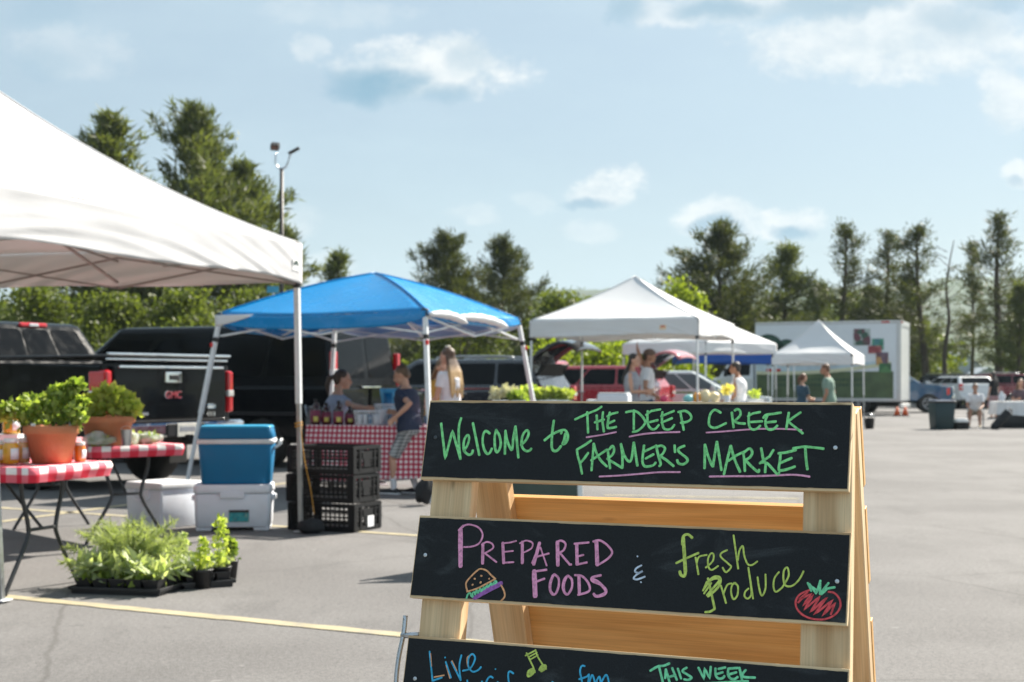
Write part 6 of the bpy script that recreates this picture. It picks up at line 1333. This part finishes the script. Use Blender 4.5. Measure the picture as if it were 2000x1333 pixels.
    for i, (a, k, an) in enumerate(legs):
        if shoe: mb = MB(); s = (-1, 1)[i]; mb.tube([an + V((0, -.026 * H, -.022 * H)), an + V((0, .04 * H, -.024 * H)), an + V((s * .005 * H, .10 * H, -.030 * H))], [.0265 * H, .027 * H, .018 * H], 12, round_=True); sh = fuse(mb, "shoe", shoe, t, vox); mb = MB(); mb.box(an + V((0, .036 * H, -.0405 * H)), (.058 * H, .175 * H, .010 * H), bev=.02 * H * .2); mb.build("sole", M_label, sh)
        if socks: mb = MB(); mb.tube([an + V((0, 0, -.01 * H)), an.lerp(k, .16), an.lerp(k, .30)], [.0235 * H, .025 * H, .028 * H], 14, round_=True); fuse(mb, "sock", socks, t, vox)
    if hair:
        mb = MB(); hs = 1.0
        mb.ell(hp(0, -.016, .022), (.0485 * H, .056 * H, .053 * H), RH, 22, 14); mb.ell(hp(0, -.036, -.004), (.043 * H, .030 * H, .044 * H), RH, 18, 12)
        if style in ('long', 'mid'):
            ln = .215 if style == 'long' else .14
            for j in range(9):
                x = (j - 4) / 4; b0 = hp(x * .038, -.030 - .012 * (1 - x * x), .0); b1 = nb + V((x * .055 * H, -.055 * H, -.02 * H)); b2 = nb + V((x * .062 * H + .01 * math.sin(j * 2.1), -.078 * H - .01 * math.cos(j * 3), -ln * H * (.9 + .1 * math.sin(j * 1.7))))
                mb.tube([b0, b1, b1.lerp(b2, .5) + V((.006 * math.sin(j), -.006, 0)), b2], [.017 * H, .019 * H, .017 * H, .009 * H], 8, round_=True)
        if style == 'pony': mb.tube([hp(0, -.058, .015), hp(0, -.092, .0), hp(0, -.098, -.05), hp(0, -.085, -.11)], [.015 * H, .022 * H, .020 * H, .008 * H], 10, round_=True)
        if style == 'bun': mb.ell(hp(0, -.02, .085), (.024 * H, .026 * H, .022 * H), RH)
        for v in mb.bm.verts: v.co += V((noise.noise(v.co * 60), noise.noise(v.co * 60 + V((9, 0, 0))), 0)) * .003
        h = fuse(mb, "hair", hair, t, vox * .8, 2)
    t['_'] = 0; del t['_']
    return t, dict(hp=hp, RH=RH, H=H, nb=nb, pel=pel, d=d, inv=inv, arms=arms, fw=fw)
def cloth_m(n, c, var=.08): return mat(n, c, .85, 0, var, 12, .25, 22)
def hair_m(n, a, b): return mat(n, a, .5, 0, .35, 45, .6, 120, stretch=(1, 1, .12), dirt=b, dirt_amt=.7)
C_white, C_navy, C_greyb, C_black, C_denim = cloth_m("white_cotton", (.70, .70, .73)), cloth_m("navy_cotton", (.022, .03, .062)), cloth_m("grey_blue_cotton", (.30, .335, .43)), cloth_m("black_cotton", (.016, .016, .02)), cloth_m("denim", (.07, .11, .19))
C_must, C_green, C_grey, C_khaki = cloth_m("mustard_cotton", (.42, .22, .035)), cloth_m("sage_cotton", (.20, .29, .235)), cloth_m("grey_jersey", (.32, .32, .35), .3), cloth_m("khaki_cotton", (.40, .34, .25)); C_petrol = cloth_m("petrol_blue_cotton", (.035, .075, .115))
Hr_br, Hr_dk, Hr_bl, Hr_rd, Hr_lb = hair_m("brown_hair", (.055, .032, .02), (.10, .06, .035)), hair_m("dark_hair", (.022, .015, .012), (.05, .032, .024)), hair_m("blonde_tipped_hair", (.085, .045, .025), (.14, .08, .04)), hair_m("auburn_hair", (.13, .05, .025), (.2, .09, .04)), hair_m("light_brown_hair", (.15, .09, .05), (.25, .16, .09))
def tips(m, lo, hi, c):
    g = NG(m.node_tree); b = g.n['Principled BSDF']; s_ = b.inputs['Base Color'].links[0].from_socket
    g.put(b.inputs['Base Color'], g.mix(g.ramp(g.m('ADD', g.xyz(g.co())[2], g.m('MULTIPLY', g.noise(g.co(), 25, 3), .12)), lo, hi, 1, 0), s_, c))
tips(Hr_bl, 1.38, 1.56, (.50, .33, .16))
def plaid():
    m = bpy.data.materials.new("grey_plaid"); m.use_nodes = True; g = NG(m.node_tree); x = g.xyz(g.co()); s = [g.ramp(g.m('PINGPONG', g.m('DIVIDE', x[i], .019), 1.), .3, .7) for i in (0, 2)]
    c = g.mix(g.m('MULTIPLY', g.m('ADD', s[0], s[1]), .5), (.10, .11, .12), (.46, .47, .47)); g.put(g.n['Principled BSDF'].inputs['Base Color'], c); g.n['Principled BSDF'].inputs['Roughness'].default_value = .9; return m
def chair(label, loc, rz, seat=.45, m=None):
    t = thing("folding_chair", label, "chair", loc, rz); m = m or M_black_plastic; mb = MB(); mb.box((0, 0, seat), (.44, .40, .035), bev=.012); mb.build("seat", m, t); mb = MB(); mb.box((0, -.24, seat + .33), (.44, .03, .24), rot3('X', -.15), .012); mb.build("backrest", m, t)
    for s in (-1, 1): mb = MB(); mb.tube([(s * .21, .22, 0), (s * .21, -.18, seat), (s * .21, -.27, seat + .46)], .012, 8); mb.build("leg", M_pole_grey, t); mb = MB(); mb.tube([(s * .19, -.28, 0), (s * .19, .16, seat)], .012, 8); mb.build("leg", M_pole_grey, t)
# seated woman behind the drinks
wl = (*at(650, 800, 16.95).xy, 0); chair("folding chair under the seated woman behind the drinks table", wl, R(-62), .50)
person("woman with ponytail and grey blue tee, sitting behind the gingham table", wl, R(-62), 1.66, True, 1.08, 1.08, .12, .50, [(-.16, .30, .62), (.2, .3, .8)], [(-.12, .42), (.12, .44)], R(-22), .12, M_skin, C_greyb, .55, C_denim, 1., C_black, Hr_br, 'pony', world_hands=(None, at(722, 800, 16.35)))
# boy
bo = gnd(801, 965); bp3 = (bo.x, bo.y, 0)
t, q = person("boy in navy polo and grey plaid shorts standing at the gingham table, back to us", bp3, R(62), 1.40, False, 1.26, 1.18, .13, None, None, [(-.13, .13), (.07, -.04)], R(18), .42, M_skin, C_navy, .62, plaid(), .46, cloth_m("dark_trainers", (.03, .03, .035)), hair_m("short_brown_hair", (.11, .065, .035), (.17, .11, .06)), 'short', socks=C_white, world_hands=(at(774, 814, 15.5), at(775, 806, 15.85)))
mb = MB(); H = 1.40
def back(u, v): s = .10 + .16 * v; return q['pel'] + q['d'] * s * H + V((u * H, 0, 0)) + q['fw'] * (-(.0865 - abs(u) * .22 - abs(v - .75) * .012) * H)
for pts in ([(.02, 1.0), (.035, .7), (.04, .4), (.03, .15), (.045, .02), (.058, .2), (.055, .5), (.05, .8), (.06, 1.0)], [(.03, .85), (.045, .5), (.048, .3)]): mb.tube([back(u, v) for u, v in [tuple(p[:2]) for p in cr(pts, 4)]], .007, 5)
mb.build("back_print", cloth_m("pale_blue_print_cotton", (.42, .47, .62)), t)
# long-haired woman and the person in mustard
t, q = person("woman with long blonde tipped hair in a white tee, her back to us", (*at(880, 800, 18.6).xy, 0), R(48), 1.66, True, 1.08, 1.06, .03, None, [(-.12, .26, .95), (.14, .26, .98)], None, R(12), .1, M_skin, C_white, .55, C_denim, 1., C_black, Hr_bl, 'long')
mb = MB()
for k in range(7): a = k * .9; mb.ell(q['hp'](.006 + .012 * math.cos(a), -.012 + .012 * math.sin(a), .076), (.016, .016, .013), n=10, m=7)
mb.build("hair_clip", mat("cream_flower_clip", (.75, .70, .58), .6), t)
person("person in mustard top half hidden between the canopy leg and the long haired woman", (*at(851, 800, 19.6).xy, 0), R(-150), 1.54, True, 1., 1., .22, None, [(-.1, .3, .9), (.12, .3, .85)], None, 0, .3, M_skin, C_must, 1.4, C_denim, 1., C_black, Hr_lb, 'mid')
# group at the peaked canopy
person("woman with dark shoulder length hair in a grey tank top under the peaked white canopy", (*at(1233, 800, 24.6).xy, 0), R(-108), 1.70, True, 1.08, 1.08, .02, None, [(-.02, .24, 1.05), (.06, .28, 1.08)], None, R(-8), .08, M_skin, C_grey, 0, C_grey, 1., C_black, Hr_dk, 'mid', vox=.01)
t, q = person("man in white tee and cap raising one arm to the canopy frame", (*at(1264, 800, 25.6).xy, 0), R(-95), 1.80, False, 1., 1., 0, None, [(-.2, .12, 1.9), (.16, .16, .98)], None, R(-15), 0, M_skin_t, C_white, .6, C_denim, 1., C_black, Hr_br, 'short', world_hands=(at(1241, 672, 25.3), None), vox=.01)
mb = MB(); mb.ell(q['hp'](0, -.006, .03), (.052 * 1.8, .064 * 1.8, .046 * 1.8), q['RH'], 20, 12); mb.tube([q['hp'](0, .045, .03), q['hp'](0, .10, .022)], [.04, .038], 12, True, True, (1, .16)); fuse(mb, "cap", cloth_m("taupe_cap", (.16, .11, .09)), t, .01)
t, q = person("woman in white sleeveless top and navy skirt at the produce, grey streaked dark hair", (*at(1446, 800, 25.9).xy, 0), R(58), 1.58, True, 1.16, 1.08, .1, None, [(-.14, .2, .86), (.1, .32, .9)], None, R(10), .1, M_skin_t, C_white, 0, None, 1., C_black, hair_m("grey_streaked_hair", (.03, .022, .018), (.22, .19, .17)), 'short', skirt=(C_petrol, .34, .05), vox=.01)
mb = MB()
for s in (-1, 1): mb.ell(q['hp'](s * .02, .052, .006), (.02, .008, .017), q['RH'], 10, 6); mb.tube([q['hp'](s * .038, .045, .008), q['hp'](s * .047, -.005, .006)], .003, 5)
mb.build("sunglasses", M_black_plastic, t)
person("girl with auburn ponytail in a dark top behind the leaning white canopy leg", (*at(1566, 800, 31).xy, 0), R(-60), 1.40, True, 1., 1., .02, None, [(-.05, .24, .86), (.08, .26, .86)], None, 0, .1, M_skin, C_petrol, .7, C_black, 1., C_black, Hr_rd, 'pony', vox=.011)
person("man in sage green tee walking left before the low white canopy", (*at(1621, 800, 30.5).xy, 0), R(66), 1.60, False, 1.14, 1.1, .1, None, [(-.2, .12, .78), (.2, .0, .78)], [(-.08, .12), (.08, -.14)], R(12), .22, M_skin_t, C_green, .7, C_khaki, .55, C_black, hair_m("short_light_hair", (.15, .075, .045), (.22, .13, .08)), 'short', vox=.011)
# right-hand corner
sl = gnd(1908, 836); chair("low folding chair under the person in white at the right", (sl.x, sl.y + .12, 0), R(160), .38)
person("person in white tee sitting in a low folding chair at right", (sl.x, sl.y + .12, 0), R(160), 1.56, False, 1., 1., .28, .38, [(-.14, .40, .52), (.14, .40, .52)], [(-.13, .48), (.15, .46)], 0, .3, M_skin_t, C_white, .7, C_khaki, .48, C_khaki, Hr_br, 'short', vox=.011)
pb = at(1992, 800, 40.2); chair("folding chair behind the white clothed table at the right edge", (pb.x, pb.y, 0), R(170), .46)
person("person with light hair sitting behind the white table at the right edge", (pb.x, pb.y, 0), R(170), 1.6, True, 1., 1., .1, .46, [(-.12, .3, .75), (.12, .3, .75)], [(-.1, .4), (.1, .42)], 0, .2, M_skin, cloth_m("plum_cotton", (.10, .07, .085)), .6, C_denim, 1., C_black, Hr_lb, 'mid', vox=.011)
person("person in dark clothes standing by the white car's rear at the far right", (*at(1942, 800, 47).xy, 0), R(30), 1.55, True, 1., 1., .05, None, None, None, 0, .1, M_skin, C_black, .6, cloth_m("pink_grey_cotton", (.35, .22, .24)), .5, C_black, Hr_dk, 'mid', vox=.012)
# ---------------------------------------------------------------- the air
def haze():
    m = bpy.data.materials.new("haze_air"); m.use_nodes = True; nt = m.node_tree
    nt.nodes.remove(nt.nodes['Principled BSDF']); v = nt.nodes.new('ShaderNodeVolumePrincipled'); v.inputs['Density'].default_value = .00016; v.inputs['Color'].default_value = (.72, .90, 1, 1); v.inputs['Anisotropy'].default_value = .2
    nt.links.new(v.outputs[0], [n for n in nt.nodes if n.type == 'OUTPUT_MATERIAL'][0].inputs['Volume'])
    mb = MB(); mb.box((0, 620, 48), (2600, 1400, 104)); o = mb.build("haze", m); tag(o, kind='stuff')
haze()
